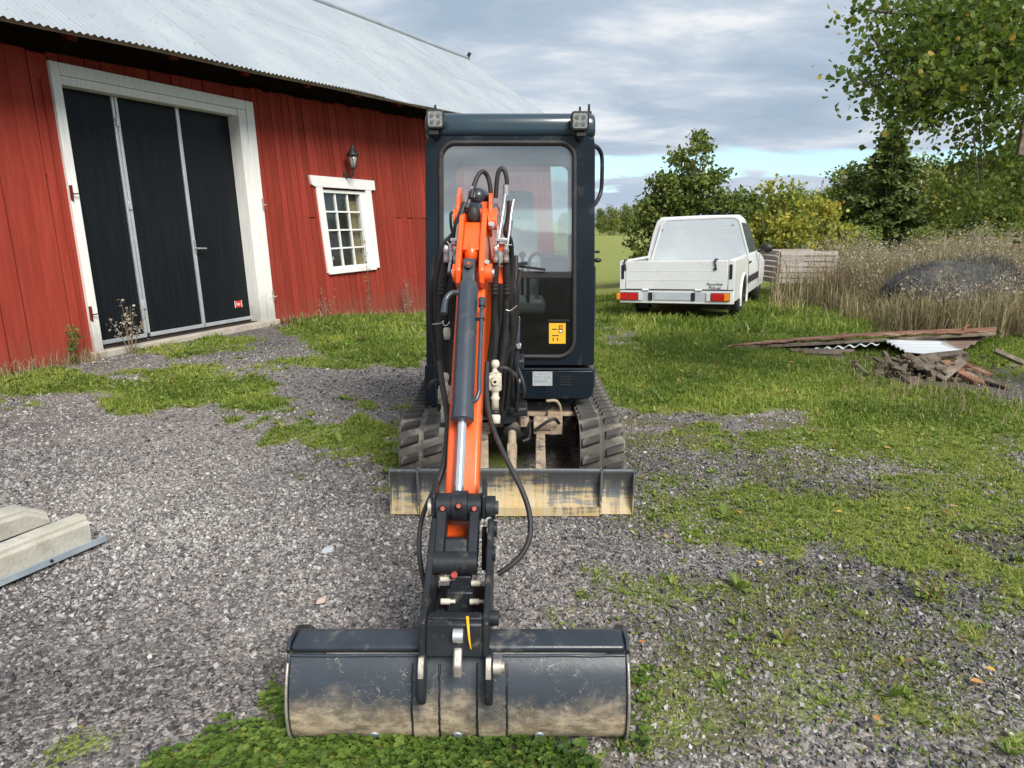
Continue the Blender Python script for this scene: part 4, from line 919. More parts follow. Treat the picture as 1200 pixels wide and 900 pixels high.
s_ = np.cross(nn, a); s_ /= np.linalg.norm(s_, axis=1, keepdims=True); nn = np.cross(a, s_)
V, Fc, kk = leaf_mesh(np.repeat(np.stack([x, y, z], 1), 3, 0), np.repeat(.0098 * R.lognormal(0, .38, n), 3), ROUND, (a, s_, nn))
tag(mesh_np('clover', V, Fc, CLOVERM, None, np.repeat(np.clip(np.repeat(R.normal(.45, .26, n) + (fbm(x, y, 4) - .5) * .9, 3), 0, 1), kk)), kind='stuff')

# tall dry grass and seed-headed stalks at the right
def dry_zone(n, y0, y1, umin, umax):
    x, y = scatter(n, y0, y1, umin=umin, umax=umax); return x, y
x, y = dry_zone(46000, 8.9, 17, 895, 1300); u_, v_ = PRJ(x, y, 0 * x)
side = (x - 3.26) * .92 - (y - 10.4) * .39
k_ = (side > .35) & (v_ < 372 + 26 * (fbm(x, y, 1.2) - .5) * 2 + 26 * sst(1000, 1060, u_)) & ~((np.abs(x - 6.79) < .9) & (np.abs(y - 10.95) < .5) & (R.random(len(x)) > .12))
k_ &= R.random(len(x)) < (.22 + .78 * sst(930, 1000, u_)) * (.30 + 1.15 * fbm(x + 7, y, 1.1)) * (1 - .15 * sst(352, 372, v_) + .9 * sst(1020, 1060, u_) * sst(360, 375, v_))
x, y, u_, v_ = x[k_], y[k_], u_[k_], v_[k_]; n = len(x); z = terrain(x, y)
hh = (.62 + .50 * sst(10.0, 13.5, y) + .18 * sst(1050, 1180, u_)) * (.6 + .7 * fbm(x, y + 9, 1.3)) * R.uniform(.4, 1.12, n) * (1 - .30 * sst(345, 375, v_) * sst(1060, 1010, u_))
tt = np.clip(R.normal(.56, .22, n) + (fbm(x, y, .9) - .5) * .9, 0, .9); tt = np.where(R.random(n) < .24, 1.0, tt)
tag(blades('dry_grass', x, y, z, hh, R.uniform(.006, .015, n), R.uniform(.02, 1.0, n) ** 1.3, DRYM, tt), kind='stuff')
sel = R.random(n) < .09; ks = np.where(sel & (hh > .55))[0]; per = 7
P = np.repeat(np.stack([x[ks], y[ks], z[ks] + hh[ks] * .92], 1), per, 0) + R.normal(size=(len(ks) * per, 3)) * np.array([.035, .035, .07])
V, Fc, kk = leaf_mesh(P, .034 * R.uniform(.5, 1.3, len(P)), DIAMOND)
tag(mesh_np('seed_heads', V, Fc, DRYM if False else FLUFF, None, np.repeat(np.clip(R.normal(.35, .3, len(P)), 0, 1), kk)), kind='stuff')
# loose strands of netting over the dark mound
n = 2600; th_ = R.uniform(0, 2 * np.pi, n); ph_ = np.arccos(R.uniform(.05, 1, n)); xx = 6.79 + 1.02 * np.sign(np.cos(th_)) * np.abs(np.sin(ph_) * np.cos(th_)) ** .72; yy = 10.95 + .64 * np.sin(ph_) * np.sin(th_); zz = .33 + .56 * np.cos(ph_) * (.98 + .2 * (xx - 6.79))
NETST = foliage('net_strands', [(0, (.03, .034, .036)), (.6, (.10, .105, .11)), (1, (.20, .19, .17))], .1, .9)
tag(blades('net_strands', xx, yy, zz, R.uniform(.06, .22, n), R.uniform(.004, .008, n), R.uniform(.7, 1.5, n), NETST, R.random(n)), kind='stuff')
# darker upright dead stems standing among the grass
x, y = dry_zone(800, 9.4, 16, 930, 1300); u_, v_ = PRJ(x, y, 0 * x); k_ = (((x - 3.26) * .92 - (y - 10.4) * .39) > .6) & (v_ < 388) & (fbm(x, y, .7) > .45); x, y = x[k_], y[k_]; n = len(x)
tag(blades('dead_stems', x, y, terrain(x, y), R.uniform(.7, 1.35, n), R.uniform(.006, .012, n), R.uniform(.02, .45, n), DRYM, np.clip(R.normal(.2, .15, n), 0, 1)), kind='stuff')
# straw in front of the scrap pile and along the barn foot
px_ = np.concatenate([R.normal(1085, 45, 170), R.normal(1140, 50, 200), R.normal(1010, 30, 160), R.uniform(1010, 1200, 500)])
py_ = np.concatenate([R.normal(466, 8, 170), R.normal(472, 16, 200), R.normal(440, 10, 160), R.uniform(378, 400, 500)])
G2 = [G(a_, b_) for a_, b_ in zip(px_, py_)]
bx = [WP(R.uniform(-1.6, 0), 0, R.uniform(.03, .22)) for _ in range(330)] + [WP(R.uniform(2.9, 7.5), 0, R.uniform(.03, .3)) for _ in range(420)]
allp = np.array([(p.x, p.y) for p in G2 + bx]); n = len(allp); zz = terrain(allp[:, 0], allp[:, 1])
tag(blades('straw', allp[:, 0], allp[:, 1], zz, R.uniform(.07, .22, n), R.uniform(.004, .008, n), R.uniform(.1, .9, n), DRYM, np.clip(R.normal(.62, .2, n), 0, 1)), kind='stuff')

# single weeds one can point at
def weed(name, label, base, stalks, h, spread, mat, leaf, nleaf, lsize, tintc, stemmat=None, cat='plant', group=None):
    t_ = thing(name, label, cat, base, 0, group); m = MB(); P = []
    for i in range(stalks):
        an = rnd.uniform(0, 6.28); q = spread * rnd.uniform(.2, 1); hh_ = h * rnd.uniform(.6, 1.05)
        pts = [Vector((math.cos(an) * q * .15, math.sin(an) * q * .15, -.02)), Vector((math.cos(an) * q * .4, math.sin(an) * q * .4, hh_ * .5)), Vector((math.cos(an) * q, math.sin(an) * q, hh_))]
        m.tube(pts, [.005, .004, .002], 5, 3)
        for j in range(nleaf): f_ = leaf[0] + (1 - leaf[0]) * rnd.random(); P.append(tuple(pts[1].lerp(pts[2], max(0, f_ * 2 - 1)) if f_ > .5 else pts[0].lerp(pts[1], f_ * 2)))
    m.build('stem', stemmat or DRYM2, t_, local=True)
    P = np.array(P) + R.normal(size=(len(P), 3)) * leaf[1]
    V, Fc, kk = leaf_mesh(P, lsize * R.uniform(.5, 1.3, len(P)), DIAMOND)
    mesh_np('leaves', V, Fc, mat, t_, np.repeat(np.clip(R.normal(tintc, .2, len(P)), 0, 1), kk), local=True)
    return t_
DRYM2 = MAT('dry_stem', (0.16, 0.11, 0.07), (0.24, 0.18, 0.12), 20, 0.9)
weed('dried_weed', 'dried pale-flowered weed standing before the left black door leaf', WP(.33, .0, .16) , 9, .62, .26, FLUFF, (.55, .025), 14, .035, .75)
weed('green_weed', 'dark green seeding weed at the foot of the planks left of the door', WP(-.33, 0, .10), 3, .55, .06, WEEDM, (.05, .02), 26, .05, .15)
weed('dry_stalk', 'single tall brown dead stalk rising in front of the small window', WP(5.05, -.2, .18), 2, 1.45, .05, DRYM, (.1, .02), 60, .03, .35)
weed('dry_stalk', 'bushy dry weed with pale heads against the barn, right of the window', WP(6.25, -.3, .2), 7, .75, .22, FLUFF, (.3, .03), 26, .03, .2)
weed('dry_stalk', 'dry leafless weed against the barn beside the machine cab', WP(7.45, -.33, .2), 4, .8, .12, DRYM, (.3, .03), 26, .03, .5)
weed('dry_stalk', 'low dry weed between the door casing and the window', WP(3.9, -.1, .15), 5, .55, .2, DRYM, (.4, .03), 20, .025, .5)
# fern-like tuft and fallen leaves on the gravel
weed('fern_tuft', 'small green ferny tuft on the gravel at the lower right', G(1095, 705), 9, .10, .10, WEEDM, (.2, .012), 16, .022, .62)
LFL = ['fallen leaf on the gravel just right of the blade, beside a weed', 'fallen leaf nearest the right end of the blade', 'fallen leaf in the yellow-green grass patch', 'fallen leaf right of the middle of the yellow-green grass patch', 'fallen leaf on stony ground below the grass patch', 'fallen leaf among weeds near the bottom edge', 'fallen leaf beside the upper right corner of the bucket', 'fallen leaf at the right end of the yellow-green grass patch', 'fallen leaf at the far lower right by the picture edge', 'fallen leaf in the grass left of the scrap heap', 'fallen leaf on thin grass between heap and gravel', 'fallen leaf in the grass under the tailgate', 'fallen leaf in the grass by the pickup wheel', 'yellow leaf in the straw before the broken boards', 'lowest fallen leaf at the right picture edge']
for i, (u_, v_) in enumerate([(866, 606), (780, 633), (983, 605), (1063, 602), (890, 665), (1026, 848), (752, 758), (1118, 597), (1144, 806), (926, 433), (1040, 530), (820, 388), (885, 392), (1072, 452), (1160, 790)]):
    p = G(u_, v_); s_ = .026 * rnd.uniform(.8, 1.3) * (1 + .10 * p.y); q = MB(); an = rnd.uniform(0, 6.28)
    loc = Vector((p.x, p.y, float(ground_z(p.x, p.y)) + .018 + (.05 if v_ < 470 else 0)))
    vs = []
    for lx, ly, lz in [(0, -.5, 0), (.30, -.2, .10), (.34, .15, .13), (0, .55, .02), (-.34, .15, .10), (-.30, -.2, .13)]: vs.append((s_ * (lx * math.cos(an) - ly * math.sin(an)), s_ * (lx * math.sin(an) + ly * math.cos(an)), s_ * lz))
    q.add(vs, [(0, 1, 2, 3), (0, 3, 4, 5)])
    o = q.build('fallen_leaf', LEAFFALL); o.location = loc
    o.data.attributes.new('tint', 'FLOAT', 'POINT').data.foreach_set('value', [rnd.random()] * 6)
    tag(o, LFL[i], 'leaf', 'fallen leaves scattered on the ground')
for (u_, v_, w_, mt, lb) in [(384, 648, .075, GREYSTONE, 'flat pale blue-grey stone on the gravel left of the arm'), (376, 707, .05, TARP, 'small pink stone on the gravel above the bucket corner'), (690, 700, .0, None, '')]:
    if not w_: continue
    p = G(u_, v_); q = MB(); rr_ = random.Random(5); pl_ = [(w_ * .5 * rr_.uniform(.7, 1.1) * math.cos(a), w_ * .34 * rr_.uniform(.7, 1.1) * math.sin(a)) for a in (.1, 1.0, 1.7, 2.7, 3.6, 4.4, 5.5)]
    q.add([(x, y, -.01) for x, y in pl_] + [(x * .8 + .003, y * .75, w_ * rr_.uniform(.12, .2)) for x, y in pl_], [tuple(range(6, -1, -1)), (7, 8, 9, 10), (7, 10, 11, 13), (11, 12, 13)] + [(i, (i + 1) % 7, 7 + (i + 1) % 7, 7 + i) for i in range(7)])
    o = q.build('stone', mt, None, .004); o.location = (p.x, p.y, float(ground_z(p.x, p.y)) + .015); o.rotation_euler = (0.1, 0.1, .5); tag(o, lb, 'stone')
# ------------------------------------------------------------------ mini excavator facing the camera
EX = thing('mini_excavator', 'small orange and dark navy tracked excavator with its arm lowered towards us', 'excavator', (0, 4.5, 0))
def rr(x0, x1, z0, z1, r, n=6, rs=None):      # rounded rectangle loop (x, z); rs = radii for corners br, tr, tl, bl
    rs = rs or (r, r, r, r); L = []
    for (cx, cz, a0), q in zip(((x1, z0, -90), (x1, z1, 0), (x0, z1, 90), (x0, z0, 180)), rs):
        sx = -1 if cx == x1 else 1; sz_ = 1 if cz == z0 else -1
        for i in range(n + 1):
            an = rad(a0 + 90 * i / n); L.append((cx + sx * q + q * math.cos(an), cz + sz_ * q + q * math.sin(an)))
    return L
# --- tracks
def track(xc, lab):
    y0, y1, zc, r = 3.95, 5.10, .205, .185           # wheel centres, pitch radius of the belt middle
    root = MB(); wd = .25; path = []
    def pt(s_, rad_):       # along the loop, start at bottom front going round the front upwards
        L = y1 - y0; P_ = 2 * L + 2 * math.pi * r; s_ = s_ % P_
        if s_ < math.pi * r:
            an = -math.pi / 2 - s_ / r; return (y0 + rad_ * math.cos(an), zc + rad_ * math.sin(an)), an
        s_ -= math.pi * r
        if s_ < L: return (y0 + s_, zc + rad_ - .012 * math.sin(math.pi * s_ / L)), math.pi / 2
        s_ -= L
        if s_ < math.pi * r:
            an = math.pi / 2 - s_ / r; return (y1 + rad_ * math.cos(an), zc + rad_ * math.sin(an)), an
        s_ -= math.pi * r
        return (y1 - s_, zc - rad_), -math.pi / 2
    per = 2 * (y1 - y0) + 2 * math.pi * r; N_ = 84; m = MB(); vs = []
    for i in range(N_):
        s_ = per * i / N_
        for xx, rd in ((-wd / 2, r - .014), (wd / 2, r - .014), (wd / 2, r + .004), (.012, r + .006), (0, r + .001), (-.012, r + .006), (-wd / 2, r + .004)):
            (yy, zz), _ = pt(s_, rd); vs.append((xc + xx, yy, zz))
    k_ = 7; fs = [(i * k_ + j, i * k_ + (j + 1) % k_, ((i + 1) % N_) * k_ + (j + 1) % k_, ((i + 1) % N_) * k_ + j) for i in range(N_) for j in range(k_)]
    m.add(vs, fs); belt = m.build('track', TRACKM, EX, auto=40); belt['label'] = lab
    lm = None; NL = 36
    for i in range(NL):
        for side in (-1, 1):
            s_ = per * (i + (.5 if side > 0 else 0)) / NL; (yy, zz), an = pt(s_, r + .004)
            if lm is None:
                q = MB(); a_, b_ = .017, .033       # slanted block, narrower on top
                f_ = lambda x_, t_, h_: (x_, t_, h_)
                q.hexa([(.014, -b_ - .012, -.003), (.118, -b_ + .020, -.003), (.118, b_ + .010, -.003), (.014, b_ - .022, -.003),
                        (.020, -a_ - .012, .022), (.113, -a_ + .016, .022), (.113, a_ + .012, .022), (.020, a_ - .016, .022)])
                lug = q.build('track_lug', LUGM, None, .003); lm = lug
            else:
                lug = lm.copy(); COL.objects.link(lug)
            lug.parent = belt
            tang = Vector((0, math.sin(an), -math.cos(an))); nrm = Vector((0, math.cos(an), math.sin(an)))
            xx = Vector((side, 0, 0)); yy_ = tang * 1.0
            Mx = Matrix((xx, yy_, nrm)).transposed()
            if Mx.determinant() < 0: Mx = Matrix((xx, -yy_, nrm)).transposed()
            lug.matrix_local = Matrix.Translation(Vector((xc, yy, zz)) - origin(EX)) @ Mx.to_4x4()
    q = MB()
    for yc, rw_ in ((y0, .155), (y1, .155)):
        q.cyl((xc - .07, yc, zc), (xc + .07, yc, zc), rw_, seg=20); q.cyl((xc - .11, yc, zc), (xc + .11, yc, zc), .06)
    for i in range(3): q.cyl((xc - .08, 4.2 + i * .32, .105), (xc + .08, 4.2 + i * .32, .105), .07)
    q.build('track_wheels', FRAMEM, belt)
    q = MB(); q.box((xc, 4.53, .20), (.12, 1.0, .15)); q.build('track_frame', FRAMEM, belt, .01)
track(-.505, 'track on the left of the picture'); track(.505, 'track on the right of the picture')
# --- undercarriage body, dirty
q = MB(); q.box((0, 4.55, .33), (.74, .62, .16)); q.box((0, 4.55, .28), (.98, .22, .10)); q.box((0, 4.55, .26), (.60, .80, .10)); q.cyl((0, 4.62, .40), (0, 4.62, .50), .30, seg=28); q.build('undercarriage', FRAMEM, EX, .008)
q = MB(); q.box((0, 4.2, .345), (.95, .05, .022)); q.box((.26, 4.16, .30), (.09, .06, .14)); q.box((-.05, 4.12, .32), (.30, .10, .05)); q.build('cross_member', MUD, EX, .004)
# blade arms, blade cylinder
for sx in (-1, 1):
    q = MB(); q.beam((sx * .18, 4.35, .25), (sx * .15, 3.52, .15), .055, .09); q.box((sx * .178, 4.10, .30), (.10, .06, .10)); q.build('blade_arm', MUD, EX, .006)
    q = MB(); q.cyl((sx * .18 - .05, 4.08, .30), (sx * .18 + .05, 4.08, .30), .028); q.build('pin', MUD, EX)
q = MB(); q.lathe((0.0, 4.22, .37), (-.0, 3.55, .17), [(0, .045), (.05, .052), (.27, .052), (.275, .047)], 16); q.build('blade_cylinder', FRAMEM, EX)
q = MB(); q.cyl((0, 3.97, .297), (0, 3.52, .165), .024); q.box((0, 3.80, .235), (.055, .07, .075)); q.build('blade_rod', MUD, EX, .004)
q = MB(); q.tube([(.07, 4.2, .36), (.10, 4.1, .33), (.10, 3.95, .27), (.06, 3.92, .255)], .009); q.build('blade_pipe', FRAMEM, EX)
# --- dozer blade with two fold-out end plates
def bladeprof(x0, x1, th=.016):
    pr = []
    for i in range(9):
        t_ = i / 8; z = .012 + .232 * t_; y = 3.44 + .055 * math.sin(math.pi * t_) - .004 * t_; pr.append((y, z))
    vs = [(x, y, z) for x in (x0, x1) for y, z in pr] + [(x, y + th, z) for x in (x0, x1) for y, z in pr]
    n = 9; fs = []
    for i in range(n - 1): fs += [(i, n + i, n + i + 1, i + 1), (3 * n + i, 2 * n + i, 2 * n + i + 1, 3 * n + i + 1), (2 * n + i, i, i + 1, 2 * n + i + 1), (n + i, 3 * n + i, 3 * n + i + 1, n + i + 1)]
    fs += [(n - 1, 2 * n - 1, 4 * n - 1, 3 * n - 1), (n, 0, 2 * n, 3 * n)]
    q = MB(); q.add(vs, fs, False); return q
bl = bladeprof(-.478, .452).build('dozer_blade', BLADEM, EX, auto=30)
for x0, x1 in ((-.626, -.492), (.466, .622)):
    wg = bladeprof(x0, x1).build('blade_wing', BLADEM, bl, auto=30)
for x in (-.6295, -.485, .459, .6255):
    q = MB(); pl_ = [(x - .0032, 3.436, .010), (x - .0032, 3.432, .247), (x - .0032, 3.50, .25), (x - .0032, 3.52, .13), (x - .0032, 3.50, .012)]
    if abs(x) < .5: pl_ = [(a - .002, b_, c_) for a, b_, c_ in pl_]
    q.prism(pl_, (.0064 if abs(x) > .5 else .0104, 0, 0)); q.build('end_plate', BLADEM, bl, .002)
q = MB(); q.tube([(-.475, 3.452, .248), (0, 3.452, .250), (.45, 3.452, .248)], .009, 8, 8); q.tube([(-.625, 3.452, .246), (-.495, 3.452, .247)], .008); q.tube([(.468, 3.452, .247), (.62, 3.452, .246)], .008); q.build('top_edge', BLADEM, bl)
q = MB(); q.box((-.013, 3.4325, .03), (.93, .008, .05)); q.build('cutting_edge', BLADEM, bl, .002)
for x in (-.42, .0, .40):
    q = MB(); q.box((x, 3.53, .12), (.03, .06, .18)); q.build('rib', FRAMEM, bl, .003)
# --- cab
def cf(x, y, z): return (x * (1 - .036 * (z - .5)), y + .035 * (z - .5) * (1 if y < 4.6 else 0), z)
CY0, CY1 = 4.15, 5.12
def CPX(u, v):       # pixel -> (x, z) on the cab front
    z = 1.3
    for _ in range(6): p = AT(u, v, CY0 + .035 * (z - .5)); z = p.z
    return p.x / (1 - .036 * (z - .5)), z
gx0, gz1 = CPX(517, 168); gx1, gz0 = CPX(672, 417)
zt = 2.012
cab = None
outer = rr(-.515, .494, .655, zt - .05, .05, 8, (.02, .05, .05, .02)); inner = rr(gx0, gx1, gz0, gz1, .07, 8, (.10, .085, .085, .05))
q = MB(); q.ring([cf(x, CY0, z) for x, z in outer], [cf(x, CY0, z) for x, z in inner], (0, .06, 0)); cab = q.build('cab', NAVY, EX, .006)
# roof: a rounded beam at the front and a shell behind
pr = rr(CY0 - .045, CY1 + .02, zt - .06, zt + .075, .05, 5, (.03, .05, .06, .045))
q = MB(); n_ = len(pr); vs = []
XS = [-.515, -.505, -.48, .459, .484, .494]
for x, k_ in zip(XS, (.80, .93, 1, 1, .93, .80)):
    for y, z in pr: vs.append(cf(x, 4.62 + (y - 4.62) * (1 - (1 - k_) * .1), zt + (z - zt) * k_)) 
fs = [(i * n_ + j, (i + 1) * n_ + j, (i + 1) * n_ + (j + 1) % n_, i * n_ + (j + 1) % n_) for i in range(len(XS) - 1) for j in range(n_)] + [tuple(range(n_)), tuple(range(len(vs) - 1, len(vs) - n_ - 1, -1))]
q.add([(x, y + .03, z) for x, y, z in vs], fs, True); q.build('roof', NAVYSKY, cab, auto=40)
# sides, door posts, rear frame
for sx in (-1, 1):
    L_o = [(CY0 + .062, .655), (CY1, .655), (CY1, zt - .065), (CY0 + .062, zt - .065)]
    def yz(y, z, o=0): return cf(sx * ((.515 if sx < 0 else .494) - o), y, z)
    o_ = rr(CY0 + .065, CY1, .655, zt - .065, .02, 6); i_ = rr(CY0 + .14, CY1 - .09, .80 if sx > 0 else .95, zt - .14, .08, 6)
    q = MB(); q.ring([yz(y, z) for y, z in o_], [yz(y, z) for y, z in i_], (-sx * .035, 0, 0)); q.build('side_frame', NAVY, cab, .004)
    q = MB(); q.prism([yz(y, z, .018) for y, z in rr(CY0 + .135, CY1 - .085, .79 if sx > 0 else .94, zt - .135, .08, 6)], (-sx * .004, 0, 0)); q.build('side_window', CLEARGLASS, cab)
o_ = rr(-.478, .446, .655, zt - .065, .03, 6); rz1 = 1.86
i_ = rr(-.40, .405, 1.12, rz1, .05, 6)
q = MB(); q.ring([cf(x, CY1 - .04, z) for x, z in o_], [cf(x, CY1 - .04, z) for x, z in i_], (0, .038, 0)); q.build('rear_frame', NAVY, cab, .004)
q = MB(); q.prism([cf(x, CY1 - .02, z) for x, z in rr(-.405, .41, 1.115, rz1 + .005, .05, 6)], (0, .004, 0)); q.build('rear_window', CLEARGLASS, cab)
q = MB(); q.box((-.015, 4.66, .66), (.96, .92, .03)); q.build('cab_floor', BLACKPL, cab)
q = MB(); q.box((0, 4.70, zt - .12), (.90, .75, .04)); q.build('headliner', BLACKPL, cab)
# windshield in its rubber seal, mid bar, lower pane
bz0 = CPX(600, 326)[1]; bz1 = CPX(600, 318)[1]
q = MB(); q.tube([cf(x, CY0 - .004, z) for x, z in rr(gx0 - .004, gx1 + .004, gz0 - .004, gz1 + .004, .07, 8, (.10, .085, .085, .05))], .014, 6, 1, True); q.build('window_seal', RUBBER, cab)
ws = MB(); L_ = [(x, z) for x, z in rr(gx0, gx1, bz1, gz1, .07, 8, (.004, .085, .085, .004))]; ws.prism([cf(x, CY0 + .016, z) for x, z in L_], (0, .005, 0)); ws = ws.build('windshield', CABGLASS, cab)
q = MB(); q.box(((gx0 + gx1) / 2, 0, 0), (gx1 - gx0, .03, bz1 - bz0), fn=lambda x, y, z: cf(x, CY0 + .015 + y, (bz0 + bz1) / 2 + z)); q.build('window_bar', BLACKPL, cab, .003)
q = MB(); L_ = rr(gx0, gx1, gz0, bz0, .07, 8, (.10, .004, .004, .05)); q.prism([cf(x, CY0 + .016, z) for x, z in L_], (0, .005, 0)); lowp = q.build('lower_window', LOWGLASS, cab)
# wiper, sticker, clip on the glass
q = MB(); a = CPX(601, 311); b_ = CPX(639, 316); q.beam(cf(a[0], CY0 - .012, a[1]), cf(b_[0], CY0 - .012, b_[1]), .012, .014); a2 = CPX(618, 308); q.beam(cf(a[0], CY0 - .02, a[1]), cf(a2[0], CY0 - .02, a2[1]), .02, .02); q.build('wiper', BLACKPL, cab)
def decal(name, u0, v0, u1, v1, mat, parent, off=-.003):
    a = CPX(u0, v0); b_ = CPX(u1, v1); q = MB(); q.box(((a[0] + b_[0]) / 2, 0, (a[1] + b_[1]) / 2), (abs(b_[0] - a[0]), .002, abs(a[1] - b_[1])), fn=lambda x, y, z: cf(x, CY0 + .014 + off + y, z)); return q.build(name, mat, parent)
stk = decal('sticker', 643.5, 379, 663, 403, YELLOW, cab)
for u0, v0, u1, v1, mt_ in ((655, 381.5, 659.3, 390, INK), (655.7, 382.3, 658.6, 385.5, TAILAMBER), (655.7, 387, 658.6, 389.3, WINWHITE), (647, 385.5, 653, 386.4, INK), (647, 393, 655, 393.8, INK), (648, 396, 649, 399.5, INK), (653, 396, 654, 399.5, INK)):
    decal('print', u0, v0, u1, v1, mt_, stk, -.0055 if mt_ is INK else -.008)
decal('sticker_bar', 642, 374.5, 668, 377, BLACKMET, cab)
# --- front apron under the cab
def apron(u0, v0, u1, v1, name, y=CY0 - .02, th=.10, mat=NAVY, r=.03, rs=None):
    a = CPX(u0, v0); b_ = CPX(u1, v1); q = MB(); L_ = rr(a[0], b_[0], b_[1], a[1], r, 5, rs); q.prism([cf(x, y, z) for x, z in L_], (0, th, 0)); return q.build(name, mat, EX, .008)
ap = apron(601, 433, 695, 467, 'apron', rs=(.05, .012, .01, .02)); apl = apron(498, 427, 524, 476, 'apron', rs=(.02, .01, .012, .06))
q = MB(); a = CPX(602, 432); b_ = CPX(696, 432); q.beam(cf(a[0], CY0 - .018, a[1] + .003), cf(b_[0], CY0 - .018, b_[1] + .003), .02, .006); q.build('apron_edge', CYL, ap)
decal('maker_plate', 624, 434.5, 647, 451, SILVER, ap, -.037)
for i, (u0, v0, u1, v1) in enumerate(((626.5, 436, 642, 437), (627, 439, 641, 446), (643, 440, 645.5, 442))): decal('plate_print', u0, v0, u1, v1, GALV, ap, -.0395)
for i in range(4): decal('louvre', 656, 439.5 + i * 3.2, 669, 440.8 + i * 3.2, IRON, ap, -.0365)
q = MB(); q.box((0, 4.70, .56), (1.02, .92, .15)); q.build('turntable_frame', BLACKMET, EX, .02)
# orange engine cover behind and beside the cab
q = MB(); q.box((0, 5.30, .84), (1.04, .40, .58)); q.build('engine_cover', ORANGE, EX, .06, seg=3)
q = MB(); q.box((.515, 4.84, .86), (.030, .54, .46)); q.build('side_cover', ORANGE, EX, .008)
q = MB(); q.box((-.531, 4.90, .86), (.022, .40, .46)); q.build('side_cover', ORANGE, EX, .008)
# --- seat, levers and console inside
st = MB(); st.box((.02, 4.80, 1.24), (.30, .12, .56)); st.box((.02, 4.62, .98), (.42, .42, .12)); st.box((.02, 4.77, 1.10), (.40, .12, .35)); seat = st.build('seat', SEATM, EX, .05, seg=3)
q = MB(); q.box((.035, 4.80, 1.585), (.215, .10, .20)); q.build('headrest', SEATDARK, seat, .04, seg=3)
q = MB(); q.tube([(.10, 4.42, 1.0), (.10, 4.40, 1.20), (.115, 4.38, 1.28), (.16, 4.38, 1.30), (.185, 4.39, 1.25), (.17, 4.40, 1.05)], .011); q.build('lever', BLACKPL, EX)
q = MB(); q.tube([(.065, 4.5, .9), (.065, 4.48, 1.27)], .01); q.sphere((.065, 4.48, 1.29), .022); q.build('lever', BLACKPL, EX)
q = MB(); q.box((.27, 4.52, 1.10), (.16, .20, .36)); q.build('side_console', BLACKPL, EX, .02)
q = MB(); q.box((.27, 4.405, 1.19), (.12, .012, .12)); q.build('display', CYL, EX, .005)
for i in range(4):
    q = MB(); q.box((.26, 4.39, 1.28 + i * .012), (.15, .03, .004)); q.build('console_fin', BLACKPL, EX)
# --- work lights, aerial, handrail, door furniture
def worklight(u, v, side):
    a = CPX(u, v); c_ = Vector(cf(a[0], CY0 - .10, a[1]))
    q = MB(); q.prism([(c_.x + x, c_.y, c_.z + z) for x, z in rr(-.050, .050, -.052, .050, .02, 4)], (0, .055, 0)); L = q.build('work_light', BLACKPL, EX, .006)
    q = MB(); q.prism([(c_.x + x, c_.y - .003, c_.z + z) for x, z in rr(-.039, .039, -.040, .038, .012, 4)], (0, .004, 0)); q.build('lens', LENS, L)
    q = MB()
    for dx in (-.018, .018):
        for dz in (-.02, .016): q.cyl((c_.x + dx, c_.y - .004, c_.z + dz), (c_.x + dx, c_.y - .0065, c_.z + dz), .011, seg=12)
    q.build('led', LENSDARK, L)
    q = MB(); q.tube([(c_.x, c_.y + .03, c_.z - .05), (c_.x, c_.y + .05, c_.z - .085), (c_.x + side * .01, c_.y + .12, c_.z - .10)], .011); q.box((c_.x + side * .01, c_.y + .03, c_.z - .068), (.05, .03, .02)); q.build('bracket', BLACKPL, L)
    q = MB(); q.tube([(c_.x, c_.y + .03, c_.z + .045), (c_.x, c_.y + .03, c_.z + .075)], .006); q.build('bolt', IRON, L)
worklight(512, 142, -1); worklight(678, 144, 1)
a = AT(690, 137, 4.4); q = MB(); q.cyl(a, a + Vector((0, 0, .03)), .016); q.tube([a, a + Vector((0, 0, .07))], [.010, .006]); q.build('aerial', BLACKPL, EX)
q = MB(); q.tube([AT(691, 171, 4.32), AT(699, 172, 4.36), AT(705, 182, 4.40), AT(705.5, 205, 4.40), AT(704, 225, 4.40), AT(698, 238, 4.36), AT(691, 243, 4.32)], .0125, 8, 5); q.build('handrail', BLACKMET, EX)
q = MB(); q.tube([AT(690, 148, 4.45), AT(694, 160, 4.45), AT(694.5, 180, 4.45), AT(695, 220, 4.45), AT(694, 300, 4.45)], .011); q.build('door_seal', RUBBER, EX)
for v_ in (295, 305):
    q = MB(); p = AT(692.5, v_, 4.3); q.tube([p, p + Vector((.035, 0, 0))], .007); q.sphere(p + Vector((.040, 0, 0)), .011 if v_ < 300 else .017, (1.4, 1, .8)); q.build('door_stop', BLACKPL, EX)
q = MB(); q.tube([AT(697, 312, 4.3), AT(697, 350, 4.3), AT(695, 400, 4.3), AT(693, 440, 4.3)], .006); q.build('cover_edge', CYL, EX)

# --- boom group: lies in a plane swung a little towards the left of the picture
SW = rad(1.0); ca, sa = math.cos(SW), math.sin(SW)
def bp(r, lat, z): return Vector((-.140, 4.0, 0)) + Vector((-sa, -ca, 0)) * r + Vector((ca, -sa, 0)) * lat + Vector((0, 0, z))
def side_plate(q, prof, l0, l1):       # profile (r, z) swept across
    q.prism([bp(r, l0, z) for r, z in prof], bp(0, l1, 0) - bp(0, l0, 0))
# swing post
q = MB(); q.cyl((-.05, 4.0, .36), (-.05, 4.0, .78), .075); q.box((-.04, 4.06, .42), (.26, .22, .05)); q.box((-.06, 4.06, .70), (.26, .22, .05)); side_plate(q, [(-.05, .40), (.14, .42), (.16, .66), (.06, .86), (-.06, .84)], -.085, -.055); side_plate(q, [(-.05, .40), (.14, .42), (.16, .66), (.06, .86), (-.06, .84)], .055, .085); q.build('swing_post', BLACKMET, EX, .008)
